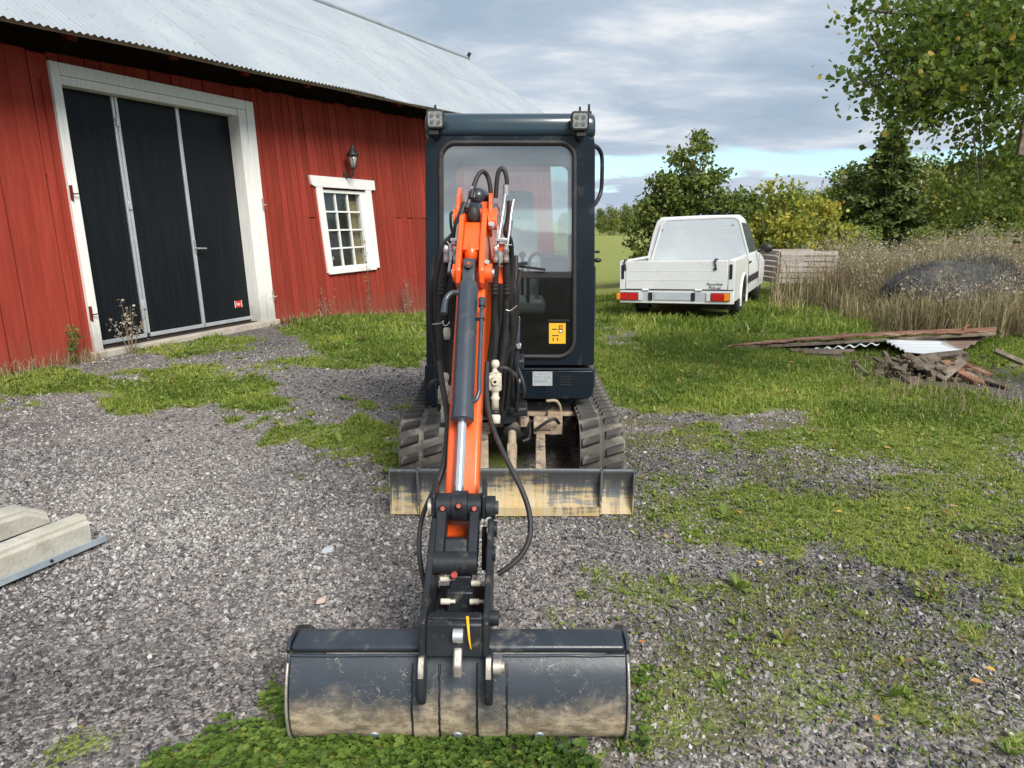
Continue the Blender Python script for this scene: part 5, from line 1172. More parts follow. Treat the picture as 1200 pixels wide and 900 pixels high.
# boom: from the post up, bent, to the elbow
bprof = [(.00, .70), (.10, .66), (.28, 1.06), (.46, 1.24), (.78, 1.36), (.97, 1.43), (1.0, 1.51), (.93, 1.575), (.80, 1.58), (.5, 1.50), (.2, 1.32), (.02, .86)]
q = MB(); side_plate(q, bprof, -.055, .060); boom = q.build('boom', ORANGE, EX, .008)
for l0, l1 in ((.061, .075), (-.072, -.058)):
    q = MB(); side_plate(q, [(.78, 1.46), (.96, 1.43), (1.02, 1.51), (.97, 1.60), (.88, 1.635), (.80, 1.60)], l0, l1); q.build('boom_cheek', ORANGE, boom, .003)
q = MB(); q.cyl(bp(.97, -.085, 1.51), bp(.97, .095, 1.51), .036); q.build('elbow_pin', ORANGE, boom)
q = MB(); q.lathe(bp(.34, .012, 1.52), bp(.92, .012, 1.60), [(0, .04), (.06, .048), (.50, .048), (.51, .042), (.54, .03), (.60, .03)], 16); q.build('arm_cylinder', CYL, boom)
# dipper arm
E0 = (.918, 1.493); T0 = (1.767, .509); dv = Vector((T0[0] - E0[0], T0[1] - E0[1])); dl = dv.length; dv /= dl; nv = Vector((-dv.y, dv.x)) if -dv.y > 0 else Vector((dv.y, -dv.x))   # nv points out towards us
def dp(t, off): p = Vector(E0) + dv * t + nv * off; return (p.x, p.y)
def D3(t, off, lat): r, z = dp(t, off); return bp(r, lat, z)
q = MB(); side_plate(q, [dp(.02, -.085), dp(.26, -.09), dp(1.06, -.055), dp(1.31, -.045), dp(1.36, .0), dp(1.29, .045), dp(1.0, .06), dp(.34, .055), dp(.03, .05)], -.056, .056); arm = q.build('dipper_arm', ORANGE, EX, .012, seg=3)
# top box of the arm with its cheeks that hold the bucket cylinder
for l0, l1 in ((-.056, -.034), (.034, .056)):
    q = MB(); side_plate(q, [dp(.0, -.02), dp(.005, .095), dp(.20, .14), dp(.30, .155), dp(.365, .15), dp(.40, .11), dp(.38, .04), dp(.05, -.05)], l0, l1); q.build('cheek', ORANGE, arm, .006)
q = MB(); side_plate(q, [dp(.075, .085), dp(.25, .13), dp(.25, .105), dp(.075, .065)], -.0335, .0335); q.build('top_plate', ORANGE, arm, .003)
q = MB(); q.sphere(D3(.25, .095, 0), .048, (.60, .7, .9)); q.build('weld_dome', ORANGE, arm)
for sgn in (-1, 1):
    q = MB(); q.cyl(D3(.345, .105, sgn * .0565), D3(.345, .105, sgn * (.085 if sgn > 0 else .066)), .036, seg=18); q.build('pin_boss', ORANGE, arm, .004)
    q = MB(); q.cyl(D3(.345, .105, sgn * .086 if sgn > 0 else -.0665), D3(.345, .105, sgn * .093 if sgn > 0 else -.073), .016); q.build('pin_cap', STEEL, arm)
p = D3(.262, .148, .062); q = MB(); q.cyl(D3(.325, .13, .066), D3(.325, .15, .066), .010); q.build('grease_nipple', STEEL, arm)
q = MB(); q.sphere(D3(.035, .085, .0), .033, (.9, 1.0, 1.25)); q.build('rubber_buffer', RUBBER, arm)
q = MB(); q.cyl(D3(-.02, .02, -.034), D3(-.02, .02, .034), .05); side_plate(q, [dp(-.04, -.10), dp(-.09, -.02), dp(-.07, .06), dp(-.02, .07), dp(.02, 0)], -.030, .030); q.build('arm_end_casting', CYL, arm, .006)
q = MB(); q.cyl(D3(.05, .06, .060), D3(.05, .06, .095), .034, seg=18); q.build('elbow_boss', ORANGE, arm, .003)
q = MB(); q.cyl(D3(.10, .085, .075), D3(.10, .105, .075), .013, seg=6); q.build('bolt', STEEL, arm)
# bucket cylinder along the front of the arm
ct, co = .315, .118; et, eo = 1.278, .10
C0 = D3(ct, co, -.004); C1 = D3(et, eo, -.004); cdv = (C1 - C0).normalized(); CLn = (C1 - C0).length
q = MB(); q.lathe(C0 + cdv * .085, C1, [(0, .030), (.012, .037), (.03, .0385), (.525, .0385), (.55, .041), (.575, .041), (.58, .036), (.58, .017)], 24); bc = q.build('bucket_cylinder', CYL, EX, auto=40)
q = MB(); q.box(C0 + cdv * .04, (.050, .05, .11), rot=Matrix((Vector((ca, -sa, 0)), Vector((ca, -sa, 0)).cross(-cdv), -cdv)).transposed()); q.build('cylinder_eye', CYL, bc, .006)
q = MB(); q.cyl(C0 + cdv * .012 - Vector((0, .026, -.008)), C0 + cdv * .012 - Vector((0, .044, -.016)), .016); q.build('grease_hole', IRON, bc)
q = MB(); q.cyl(C0 + cdv * .012 - Vector((0, .040, -.016)), C0 + cdv * .012 - Vector((0, .048, -.018)), .0075); q.build('red_plug', REDCAP, bc)
q = MB(); q.cyl(C0 + cdv * .62, C1 - cdv * .01, .0165, seg=20); q.build('chrome_rod', CHROME, bc)
# steel pipe beside the barrel with its clamps
off = lambda v_: C0 + cdv * v_ + Vector((.055, -.018, 0))
q = MB(); q.tube([off(.17), off(.25), off(.50), off(.545), C0 + cdv * .575 + Vector((.046, -.015, 0)), C0 + cdv * .585 + Vector((.030, -.01, 0))], .0085); q.cyl(off(.155), off(.19), .014); q.build('pipe', CYL, bc)
q = MB(); q.beam(C0 + cdv * .245 + Vector((.03, -.02, 0)), C0 + cdv * .245 + Vector((.066, -.02, 0)), .012, .012); q.build('pipe_clamp', BLACKMET, bc)
q = MB(); q.tube([C0 + cdv * .13 + Vector((-.035, -.01, 0)), C0 + cdv * .13 + Vector((-.06, -.01, 0)), C0 + cdv * .16 + Vector((-.082, -.005, 0)), C0 + cdv * .225 + Vector((-.088, 0, 0))], [.010, .010, .011, .015]); q.build('elbow_pipe', CYL, bc)

# --- linkage, hitch and bucket
LK = D3(et, eo, 0)          # link pin centre
def L3(dx, dy, dz): return LK + Vector((ca * dx, -sa * dx + dy, dz))
q = MB(); q.cyl(L3(-.0225, 0, 0), L3(.0285, 0, 0), .050, seg=22); rod_eye = q.build('rod_eye', BLACKMET, bc, .006)
lk = MB(); lk.cyl(L3(-.072, 0, -.003), L3(-.024, 0, -.003), .044, seg=22); lk.cyl(L3(.030, 0, -.003), L3(.072, 0, -.003), .044, seg=22)
HB = (2.02, .285)            # lower hitch pin (r, z)
def HB3(r, z, lat): return bp(r, lat, z)
rL, zL = (Vector((0, 4.0, 0)) - LK).dot(Vector((sa, ca, 0))), LK.z
for l0, l1 in ((-.068, -.036), (.036, .068)):
    lk.prism([HB3(rL + .040, zL + .01, l0), HB3(rL - .04, zL - .02, l0), HB3(rL + .10, .455, l0), HB3(rL + .20, .475, l0)], bp(0, l1, 0) - bp(0, l0, 0))
lk.prism([HB3(rL + .125, .535, -.036), HB3(rL + .06, .51, -.036), HB3(rL + .11, .45, -.036), HB3(rL + .19, .47, -.036)], bp(0, .036, 0) - bp(0, -.036, 0))
lk.cyl(HB3(rL + .165, .472, -.072), HB3(rL + .165, .472, .068), .036, seg=20)
link = lk.build('bucket_link', BLACKMET, EX, .006)
for dx, dz in ((-.050, .0), (.002, .012), (.051, .0)):
    q = MB(); c_ = L3(dx, -.044 if abs(dx) > .01 else -.050, dz + .008); nrm_ = Vector((0, -.92, .38)); q.lathe(c_, c_ + nrm_, [(-.01, .0105), (.004, .0105), (.006, .0115)], 14); q.build('grease_hole', IRON, link)
    q = MB(); c2 = c_ + nrm_ * .006; q.cyl(c2, c2 + nrm_ * .003, .0075, seg=10); q.build('red_plug', REDCAP, link)
c_ = HB3(rL + .196, .452, 0); q = MB(); q.cyl(c_, c_ + Vector((-.0, -.012, .002)), .010); q.build('red_plug', REDCAP, link)
# side links beside the arm tip
for sgn in (-1, 1):
    l0 = sgn * .088; q = MB(); q.prism([HB3(rL + .03, zL + .045, l0), HB3(rL - .03, zL + .085, l0), HB3(rL - .09, zL + .05, l0), HB3(rL - .075, zL - .05, l0), HB3(rL - .03, zL - .06, l0), HB3(rL + .035, zL - .03, l0)], bp(0, -sgn * .014, 0) - bp(0, 0, 0)); q.build('side_link', BLACKMET, EX, .005)
for l0, l1, r_, z_, rd, mt_ in ((.0885, .118, rL, zL - .005, .038, BLACKMET), (.118, .128, rL, zL - .005, .022, CYL), (-.10, -.0885, rL, zL - .005, .03, WORN), (.094, .122, rL - .01, zL - .085, .026, BLACKMET), (.0925, .122, rL + .125, .485, .024, BLACKMET), (.105, .140, 2.16, .385, .022, BLACKMET)):
    q = MB(); q.cyl(bp(r_, l0, z_), bp(r_, l1, z_), rd, seg=18); q.build('pin', mt_, EX, .003)
q = MB(); q.prism([HB3(rL + .0, zL - .07, .074), HB3(rL + .03, zL - .07, .074), HB3(rL + .06, zL - .2, .074), HB3(rL + .03, zL - .2, .074)], bp(0, .016, 0) - bp(0, 0, 0)); q.build('side_link', BLACKMET, EX, .004)
q = MB(); q.cyl(L3(.098, -.030, -.035), L3(.098, -.046, -.03), .010); q.build('bolt', STEEL, link)
# quick hitch: two side plates with a floor, cross bar and hooks
hp = [(1.90, .575), (1.82, .55), (1.84, .42), (1.95, .29), (2.05, .245), (2.15, .255), (2.200, .275), (2.236, .31), (2.212, .40), (2.185, .41), (2.06, .475)]
hit = MB(); side_plate(hit, hp, -.106, -.086); side_plate(hit, hp, .074, .092)
hit.prism([bp(2.196, -.086, .402), bp(2.212, -.086, .395), bp(2.236, -.086, .306), bp(2.215, -.086, .30)], bp(0, .074, 0) - bp(0, -.086, 0))
hit.prism([bp(1.90, -.086, .345), bp(2.20, -.086, .32), bp(2.20, -.086, .30), bp(1.90, -.086, .32)], bp(0, .074, 0) - bp(0, -.086, 0))
hitch = hit.build('quick_hitch', BLACKMET, EX, .005)
q = MB(); q.box(bp(2.180, -.006, .395), (.158, .034, .022), Matrix.Rotation(-SW, 3, 'Z')); q.build('cross_bar', BLACKMET, hitch, .004)
q = MB(); q.box(bp(2.0, -.005, .410), (.070, .03, .055)); q.box(bp(2.03, -.005, .365), (.085, .03, .07)); q.build('lock_block', BLACKMET, hitch, .006)
for lat, r_, z_ in ((-.052, 2.01, .425), (.042, 2.01, .412), (-.048, 2.05, .372), (.040, 2.05, .372)):
    q = MB(); c_ = bp(r_, lat, z_); q.cyl(c_ - Vector((.014, 0, 0)), c_ + Vector((.014, 0, 0)), .010, seg=6); q.cyl(c_ + Vector((.014, 0, 0)), c_ + Vector((.03, 0, 0)), .006); q.build('bolt', CREAM, hitch)
q = MB(); c_ = bp(2.195, .03, .408); q.tube([c_, c_ + Vector((.004, -.03, -.012)), c_ + Vector((.008, -.045, -.045)), c_ + Vector((.012, -.047, -.07))], [.005, .004, .003, .0015]); q.build('yellow_tag', YELLOW, hitch)
for l0, l1 in ((-.108, -.084), (.080, .104)):
    q = MB(); pts = [(2.236, .315), (2.20, .315), (2.205, .27), (2.226, .24), (2.236, .20), (2.248, .176), (2.266, .174), (2.276, .19), (2.272, .25)]; side_plate(q, pts, l0, l1); q.build('hook', BLACKMET, hitch, .007)
    q = MB(); side_plate(q, [(2.240, .312), (2.262, .262), (2.2735, .262), (2.2665, .288), (2.2475, .312)], l0 + .004, l1 - .004); q.build('worn_face', WORN, hitch, .002)
q = MB(); side_plate(q, [(2.228, .335), (2.238, .335), (2.266, .298), (2.266, .262), (2.252, .255), (2.238, .30)], -.006, .018); q.build('latch', WORN, hitch, .005)
q = MB(); q.cyl(bp(2.222, -.008, .366), bp(2.222, .020, .366), .020); q.build('latch_roller', STEEL, hitch, .003)
q = MB(); q.cyl(bp(2.25, .105, .288), bp(2.25, .128, .288), .022); q.cyl(bp(2.25, .128, .288), bp(2.25, .136, .288), .015); q.build('hitch_pin', WORN, hitch, .003)
hitch.location.x += .022
# bucket: shell opening away from us, tube along the top, side plates
BW = .490; bx = -.155
sec = [(2.200, .278), (2.228, .235), (2.248, .185), (2.258, .135), (2.256, .085), (2.242, .042), (2.210, .012), (2.13, .004), (1.98, .010), (1.86, .045)]   # outer skin r, z
def B3(r, lat, z): return Vector((bx, 4.0, 0)) + Vector((0, -1, 0)) * (r - .025) + Vector((lat, 0, z))
def fine(pts, k_=4):
    q = MB(); q.tube([(0, r, z) for r, z in pts], .001, 3, k_); return [(q.v[i * 3][1], q.v[i * 3][2]) for i in range((len(pts) - 1) * k_ + 1)]
outs = fine(sec); 
def inset(P, d):
    R_ = []
    for i in range(len(P)):
        a_ = Vector(P[max(0, i - 1)]); b2 = Vector(P[min(len(P) - 1, i + 1)]); tt_ = (b2 - a_).normalized(); R_.append((P[i][0] + tt_.y * d, P[i][1] - tt_.x * d))
    return R_
def shell(q, P, l0, l1, th):
    I_ = inset(P, th); n = len(P)
    vs = [B3(r, l, z) for l in (l0, l1) for r, z in P] + [B3(r, l, z) for l in (l0, l1) for r, z in I_]
    fs = []
    for i in range(n - 1): fs += [(i, i + 1, n + i + 1, n + i), (2 * n + i, 3 * n + i, 3 * n + i + 1, 2 * n + i + 1), (i + 1, i, 2 * n + i, 2 * n + i + 1), (n + i, n + i + 1, 3 * n + i + 1, 3 * n + i)]
    fs += [(0, n, 3 * n, 2 * n), (n - 1, 3 * n - 1, 4 * n - 1, 2 * n - 1)]
    q.add(vs, fs)
sg = 1 if inset(outs, .012)[12][0] < outs[12][0] else -1
q = MB(); shell(q, outs, -BW + .008, BW - .008, .012 * sg); bucket = q.build('bucket', BUCKETM, EX, auto=30)
for l0, l1 in ((-.128, -.055), (.058, .138)):
    q = MB(); shell(q, inset(outs[2:-8], -.005 * sg), l0, l1, .0052 * sg); q.build('wear_strip', BUCKETM, bucket, auto=30)
for lat in (-.1295, -.0535, .0565, .1395):       # weld beads
    q = MB(); W_ = inset(outs[2:-8], -.002 * sg); q.tube([B3(r + rnd.uniform(-.0008, .0008), lat + rnd.uniform(-.0008, .0008), z) for r, z in W_], .0042, 6, 2); q.build('weld', BLACKMET, bucket)
q = MB(); pr = [(2.190, .276), (2.208, .286), (2.212, .306), (2.190, .312), (2.13, .316), (2.11, .30), (2.13, .27)]
q.prism([B3(r, -BW + .009, z) for r, z in pr], (2 * BW - .018, 0, 0)); q.build('top_tube', BUCKETTOP, bucket, .010, seg=3)
for l0, l1 in ((-BW + .01, -.115), (.13, BW - .01)):
    q = MB(); q.tube([B3(2.206, l0 + (l1 - l0) * i / 9, .276 + rnd.uniform(-.002, .002)) for i in range(10)], .0042, 6, 3); q.build('weld', CYL, bucket)
sp_ = [(r, z) for r, z in inset(outs, -.007 * sg)] + [(1.83, .075), (1.90, .16), (2.00, .25), (2.10, .310), (2.19, .317), (2.216, .300)]
for l0 in (-BW - .004, BW - .007):
    q = MB(); q.prism([B3(r, l0, z) for r, z in sp_], (.011, 0, 0)); q.build('bucket_side', BUCKETTOP, bucket, .002)
    q = MB(); q.tube([B3(r, l0 + .0055, z) for r, z in sp_[2:34]], .0045, 6, 1); q.build('worn_rim', WORN, bucket)
for u_ in (438, 536, 632):
    lat = (u_ - 600) / F * 2.05 - bx; i = 20; r, z = outs[i]; a_ = Vector(outs[i - 1]); b2 = Vector(outs[i + 1]); tt_ = (b2 - a_).normalized(); nn_ = Vector((tt_.y, -tt_.x)) * (-sg)
    q = MB(); c_ = B3(r, lat, z); nd = B3(r + nn_.x, lat, z + nn_.y) - c_; q.cyl(c_ - nd * .004, c_ + nd * .0045, .013, seg=16); q.build('bolt_head', GALV, bucket, .002)
q = MB(); q.prism([B3(1.88, -BW + .01, .035), B3(1.83, -BW + .01, .055), B3(1.80, -BW + .01, .085), B3(1.815, -BW + .01, .09), B3(1.88, -BW + .01, .055)], (2 * BW - .02, 0, 0)); q.build('bucket_lip', WORN, bucket, .003)

# --- hoses and fittings
def hose(name, pts, r, mat=RUBBER, sub=5):
    q = MB(); q.tube([AT(u, v, y) for u, v, y in pts], r, 8, sub); return q.build(name, mat, EX)
hose('hose', [(552, 232, 2.98), (555, 219, 3.0), (560, 206, 3.02), (566, 201, 3.04), (571, 206, 3.06), (574, 216, 3.06), (575, 226, 3.06)], .0095)
hose('hose', [(581, 232, 3.08), (582, 215, 3.08), (584, 202, 3.08), (588, 197, 3.08), (592, 202, 3.08), (594, 213, 3.08), (593, 226, 3.08)], .0095)
for (u_, v_, y_) in ((553, 222, 3.0), (593, 220, 3.08)):
    q = MB(); p = AT(u_, v_, y_); q.cyl(p - Vector((0, 0, .03)), p + Vector((0, 0, .012)), .013, seg=6); q.build('hose_fitting', STEEL, EX)
hose('pipe', [(552, 224, 2.99), (550, 235, 2.99), (547, 244, 2.97)], .009, CYL)
hose('pipe', [(592, 228, 3.06), (590, 245, 3.02), (586, 270, 2.98), (583, 290, 2.95)], .0055, STEEL)
hose('pipe', [(602, 234, 3.06), (599, 250, 3.04), (597, 270, 3.0), (594, 290, 2.95)], .0055, STEEL)
hose('pipe', [(540, 246, 2.98), (537, 262, 2.97), (534, 285, 2.95)], .0055, STEEL)
hose('hose', [(598, 236, 3.10), (596, 255, 3.08), (593, 272, 3.05), (598, 284, 3.08), (599, 310, 3.15), (597, 350, 3.2)], .013)
hose('hose', [(545, 238, 3.0), (540, 252, 2.98), (535, 266, 2.98), (531, 276, 3.0), (520, 290, 3.02), (513, 320, 3.05), (512, 360, 3.1), (515, 400, 3.15), (519, 450, 3.2)], .014)
hose('guard_bar', [(545, 249, 3.02), (530, 249, 3.04), (528, 255, 3.04), (529, 268, 3.04), (532, 276, 3.03)], .006, BLACKPL)
for u_, mat_ in (((523, 517, 516, 519), 0), ((534, 530, 529, 528), 0), ((581, 580, 581, 577), 0), ((593, 594, 592, 585), 0)):
    a_, b2, c2, d2 = u_
    hose('hose', [(a_, 300, 2.97), (b2, 330, 3.0), (b2 - 1, 360, 3.05), (c2, 395, 3.08), (d2, 440, 3.1)], .0135)
    for k_ in range(9):       # spiral guard round the hose
        v_ = 306 + k_ * 4.6; f_ = (v_ - 300) / 30; uu = a_ + (b2 - a_) * min(1, f_) - max(0, f_ - 1) * .7
        q = MB(); p = AT(uu, v_, 2.972 + .001 * (v_ - 300)); q.cyl(p - Vector((0, 0, .0058)), p + Vector((0, 0, .0058)), .0155, seg=12); q.build('spiral_guard', RUBBER, EX)
    q = MB(); p = AT(a_, 296, 2.96); q.lathe(p + Vector((0, 0, .03)), p - Vector((0, 0, .05)), [(0, .008), (.012, .012), (.028, .013), (.03, .010), (.055, .0125), (.07, .012)], 10); q.build('hose_fitting', STEEL, EX)
for a_, b2 in ((528, 538), (580, 595)):
    q = MB(); q.beam(AT(a_, 281, 2.95), AT(b2, 281, 2.95), .03, .014); q.build('pipe_clamp', STEEL, EX, .003)
    q = MB(); q.box(AT((a_ + b2) / 2 , 290, 2.98), (.028, .03, .03)); q.build('clamp_block', ORANGE, EX, .003)
q = MB(); q.box(AT(586.5, 322, 3.02), (.028, .04, .075)); q.build('clamp_block', ORANGE, EX, .006)
# black hoses that fill the space beside the arm
for k_, (ua, ub, uc, y_, r_) in enumerate(((505, 508, 516, 3.3, .013), (519, 521, 524, 3.35, .012), (586, 583, 574, 3.3, .014), (598, 599, 589, 3.35, .014), (606, 604, 592, 3.5, .012), (590, 588, 583, 3.45, .013), (526, 527, 528, 3.4, .016))):
    hose('hose', [(ua + 4, 300 + 4 * k_, y_), (ua, 345, y_), (ub, 390, y_ + .1), (uc, 440, y_ + .25), (uc + 8 - (uc > 560) * 12, 480, y_ + .4)], r_)
for k_, (ua, r_, y_) in enumerate(((577, .014, 3.32), (583, .013, 3.36), (589, .014, 3.34), (595, .013, 3.38), (601, .012, 3.42), (510, .016, 3.4), (518, .017, 3.42), (526, .017, 3.44), (534, .016, 3.46))):
    dn_ = -6 if ua > 560 else 4
    hose('hose', [(ua, 318 + 3 * (k_ % 3), y_), (ua + 2, 345, y_), (ua + 1, 385, y_ + .06), (ua + dn_ * .5, 420, y_ + .12), (ua + dn_, 455, y_ + .25), (ua + dn_ * 1.4, 480, y_ + .4)], r_)
hose('hose', [(571, 425, 2.72), (570, 455, 2.62), (573, 485, 2.52), (582, 513, 2.44), (597, 545, 2.36), (611, 573, 2.30), (620, 600, 2.26), (621, 628, 2.22), (612, 649, 2.19), (598, 663, 2.17), (583, 673, 2.16)], .0095)
hose('hose', [(515, 425, 2.80), (519, 455, 2.68), (524, 485, 2.56), (524, 515, 2.46), (520, 545, 2.38), (512, 568, 2.34)], .0115)
hose('hose', [(512, 568, 2.34), (500, 592, 2.28), (493, 614, 2.22), (491, 640, 2.16), (494, 668, 2.12), (499, 690, 2.09)], .0085)
q = MB(); q.tube([AT(569, 684, 2.1), AT(573, 679, 2.1), AT(581, 674, 2.15)], .008); q.build('hose_fitting', STEEL, EX)
# dusty valve blocks on both sides of the arm
for u_, v0, y_ in ((521.5, 437, 2.86), (580.5, 422, 2.86)):
    p = AT(u_, v0, y_); q = MB(); dn = Vector((0, -.12, -.36)).normalized()
    q.lathe(p, p + dn, [(0, .012), (.012, .018), (.03, .016), (.032, .012), (.05, .014), (.055, .026), (.125, .026), (.13, .015), (.15, .015), (.155, .020), (.165, .015), (.205, .0155)], 12); vb = q.build('valve', CREAM, EX)
    q = MB(); q.lathe(p + dn * .205, p + dn, [(0, .017), (.012, .021), (.018, .017)], 12); q.build('valve_collar', IRON, vb)
    q = MB(); q.lathe(p + dn * .224, p + dn, [(0, .017), (.004, .022), (.035, .021), (.037, .018)], 12); q.build('valve_tip', CREAM, vb)
    q = MB(); q.box(p + dn * .09 + Vector((.0, -.018, 0)), (.052, .02, .06)); q.cyl(p + dn * .085 + Vector((0, -.02, 0)), p + dn * .085 + Vector((0, -.04, .004)), .014); q.build('valve_block', CREAM, vb, .004)
    q = MB(); s_ = 1 if u_ > 550 else -1; q.tube([p + dn * .04, p + dn * .03 + Vector((s_ * .03, -.01, 0)), p + dn * .04 + Vector((s_ * .055, 0, 0)), p + dn * .07 + Vector((s_ * .07, .03, 0))], .009); q.build('hose', RUBBER, vb)
    q = MB(); c_ = p + dn * .085 + Vector((0, -.04, .004)); q.cyl(c_, c_ + Vector((0, -.002, 0)), .006); q.build('valve_hole', IRON, vb)
# tie wires
for pts in ([(507, 380, 3.0), (516, 379, 2.98), (520, 376, 2.97)], [(593, 363, 3.0), (598, 364, 3.0), (606, 358, 3.0)], [(519, 376, 2.97), (520, 381, 2.96), (524, 381, 2.96), (527, 377, 2.97)], [(524, 283, 2.95), (527, 287, 2.95)], [(592, 287, 2.93), (600, 287, 2.93)]):
    hose('tie_wire', pts, .0022, STEEL, 3)
q = MB(); p = AT(523.5, 384, 2.97); q.lathe(p, p - Vector((0, 0, 1)), [(0, .012), (.01, .0155), (.03, .015), (.05, .011)], 10); q.build('hose_fitting', CREAM, EX)
# dark hydraulic clutter low behind the arm: swing cylinder, hose ends, pipes
q = MB(); q.lathe(AT(606, 372, 3.75), AT(604, 450, 3.9), [(0, .018), (.3, .018), (.33, .010)], 10); q.build('gas_strut', CYL, EX)
for u_, v_, y_ in ((608, 405, 3.8), (607, 447, 3.85), (596, 440, 3.8), (590, 462, 3.8), (612, 462, 3.9), (600, 480, 3.9)):
    q = MB(); p = AT(u_, v_, y_); q.cyl(p - Vector((.012, 0, 0)), p + Vector((.012, 0, 0)), .016, seg=6); q.cyl(p, p - Vector((0, .03, .0)), .012); q.build('hose_fitting', STEEL if v_ < 450 else BLACKMET, EX)
hose('hose', [(606, 430, 3.9), (612, 445, 3.85), (614, 462, 3.85), (606, 472, 3.9)], .011)
hose('hose', [(588, 440, 3.8), (600, 436, 3.8), (607, 450, 3.82), (605, 480, 3.9)], .011)
hose('hose', [(605, 300, 4.0), (604, 360, 3.9), (605, 420, 3.85), (606, 480, 3.95)], .012)
hose('hose', [(626, 505, 4.0), (640, 495, 3.98), (650, 491, 4.0), (655, 496, 4.1)], .010)
hose('hose', [(640, 470, 4.1), (652, 470, 4.12), (657, 480, 4.15), (655, 492, 4.15)], .009, MUD)
# ------------------------------------------------------------------ white pickup
TH = rad(25); hx = Vector((math.sin(TH), math.cos(TH), 0)); rx = Vector((math.cos(TH), -math.sin(TH), 0))
RC = Vector((3.26, 10.4, 0)); TWD = 1.72; TO = RC - rx * (TWD / 2)
car = thing('pickup_truck', 'old white pickup truck parked in the grass with its tailgate towards us', 'pickup truck', TO, -TH)
car.rotation_euler = (0, rad(-1.8), -TH)
def TP(u, v, ly=0.0):      # pixel on a plane ly in front of the tailgate -> local (x, z)
    d = ray(u, v); o = TO + hx * ly; t_ = (o - Vector((0, 0, HC))).dot(hx) / d.dot(hx); p = Vector((0, 0, HC)) + d * t_ - TO
    return p.dot(rx), p.z
def loc(o): return o
hw = TWD / 2
zt_ = .905; zb_ = .475; zl_ = .265
q = MB(); q.box((0, .82, .42), (1.2, 1.3, .12)); q.box((0, 2.6, .40), (1.5, 2.4, .14)); q.build('chassis', BLACKPL, car, .01, local=True)
q = MB()      # bed sides with a wheel-arch cut, floor, corner posts
def sidepoly(x):
    P = [(x, .02, .30), (x, .62, .30)] + [(x, 1.0 - .37 * math.cos(a), .30 + .34 * math.sin(a)) for a in np.linspace(.15, math.pi - .15, 10)] + [(x, 1.40, .30), (x, 1.46, .30), (x, 1.46, .885), (x, .02, .905)]
    return P
for sx in (-1, 1): q.prism(sidepoly(sx * (hw - .03)), (sx * .03, 0, 0))
q.box((0, .74, .56), (TWD - .12, 1.40, .03)); q.box((0, 1.455, .70), (TWD - .12, .02, .40))
body = q.build('bed', BEDSIDE, car, .006, local=True)
q = MB()
for sx in (-1, 1):
    q.box((sx * (hw - .045), -.004, .69), (.088, .05, .432)); q.box((sx * (hw - .05), .75, .905), (.07, 1.44, .028))
q.build('corner_post', WHITECAR, body, .006, local=True)
for sx in (-1, 1):
    arch = MB(); arch.tube([(sx * (hw + .004), 1.0 - .36 * math.cos(a), .30 + .35 * math.sin(a)) for a in np.linspace(-.35, math.pi + .35, 16)], .022, 6, 2); arch.build('arch_lip', WHITECAR, body, local=True)
q = MB(); q.box((0, -.012, .693), (TWD - .195, .035, .425)); gate = q.build('tailgate', WHITECAR, car, .008, local=True)
for z in (.62, .76): 
    q = MB(); q.box((0, -.030, z), (TWD - .26, .0025, .012)); q.build('gate_rib', WHITECAR, gate, .0015, local=True)
for sx in (-1, 1):
    q = MB(); q.box((sx * (hw - .052), -.033, .745), (.042, .012, .21)); q.build('corner_latch', BLACKPL, gate, .004, local=True)
for u_ in (735, 841):
    x_, _ = TP(u_, 312); q = MB(); q.tube([(x_, -.04, .93), (x_ - .008, -.042, .88), (x_ + .008, -.042, .83), (x_, -.042, .79)], .011); q.box((x_, -.038, .785), (.05, .02, .02)); q.box((x_ + .01, -.03, .925), (.045, .05, .02)); q.build('chain_latch', BLACKPL, gate, local=True)
q = MB(); q.box((0, .01, .37), (TWD - .004, .07, .205)); bump_ = q.build('rear_panel', WHITECAR, car, .01, local=True)
q = MB(); q.box((0, -.028, .478), (TWD - .01, .010, .008)); q.build('panel_gap', BLACKPL, gate, local=True)
for u_ in (758, 820):
    x_, _ = TP(u_, 342); q = MB(); q.cyl((x_ - .05, -.03, .472), (x_ + .05, -.03, .472), .014); q.build('gate_hinge', WHITECAR, gate, local=True)
q = MB(); x0, _ = TP(724, 350); x1, _ = TP(855, 350); q.box((0, -.0265, .375), (1.62, .004, .13)); q.build('lamp_bar', PLATE, bump_, .001, local=True)
for sx, (a_, b2, c_) in ((-1, (724, 728.5, 749)), (1, (856, 849.5, 834))):
    xa, _ = TP(a_, 352); xb, _ = TP(b2, 352); xc_, _ = TP(c_, 352)
    q = MB(); q.box(((xa + xc_) / 2, -.030, .372), (abs(xc_ - xa) + .01, .010, .122)); L = q.build('tail_light', BLACKPL, bump_, .002, local=True)
    q = MB(); q.box(((xb + xc_) / 2, -.042, .372), (abs(xc_ - xb) - .01, .018, .108)); q.build('red_lens', TAILRED, L, .005, local=True)
    q = MB(); q.box(((xa + xb) / 2, -.042, .372), (abs(xb - xa) - .003, .018, .108)); q.build('amber_lens', TAILAMBER, L, .005, local=True)
    q = MB(); q.box((xc_ - sx * .035, -.035, .372), (.06, .012, .122)); q.build('clear_lens', TAILCLEAR, L, .003, local=True)
x0, _ = TP(768, 351); x1, _ = TP(810, 351); q = MB(); q.box(((x0 + x1) / 2, -.032, .378), (x1 - x0, .006, .115)); q.build('blank_plate', PLATE, bump_, .002, local=True)
for u_ in (763.5, 813.5):
    x_, _ = TP(u_, 351); q = MB(); q.box((x_, -.035, .375), (.058, .014, .118)); q.build('plate_lamp', BLACKPL, bump_, .004, local=True)
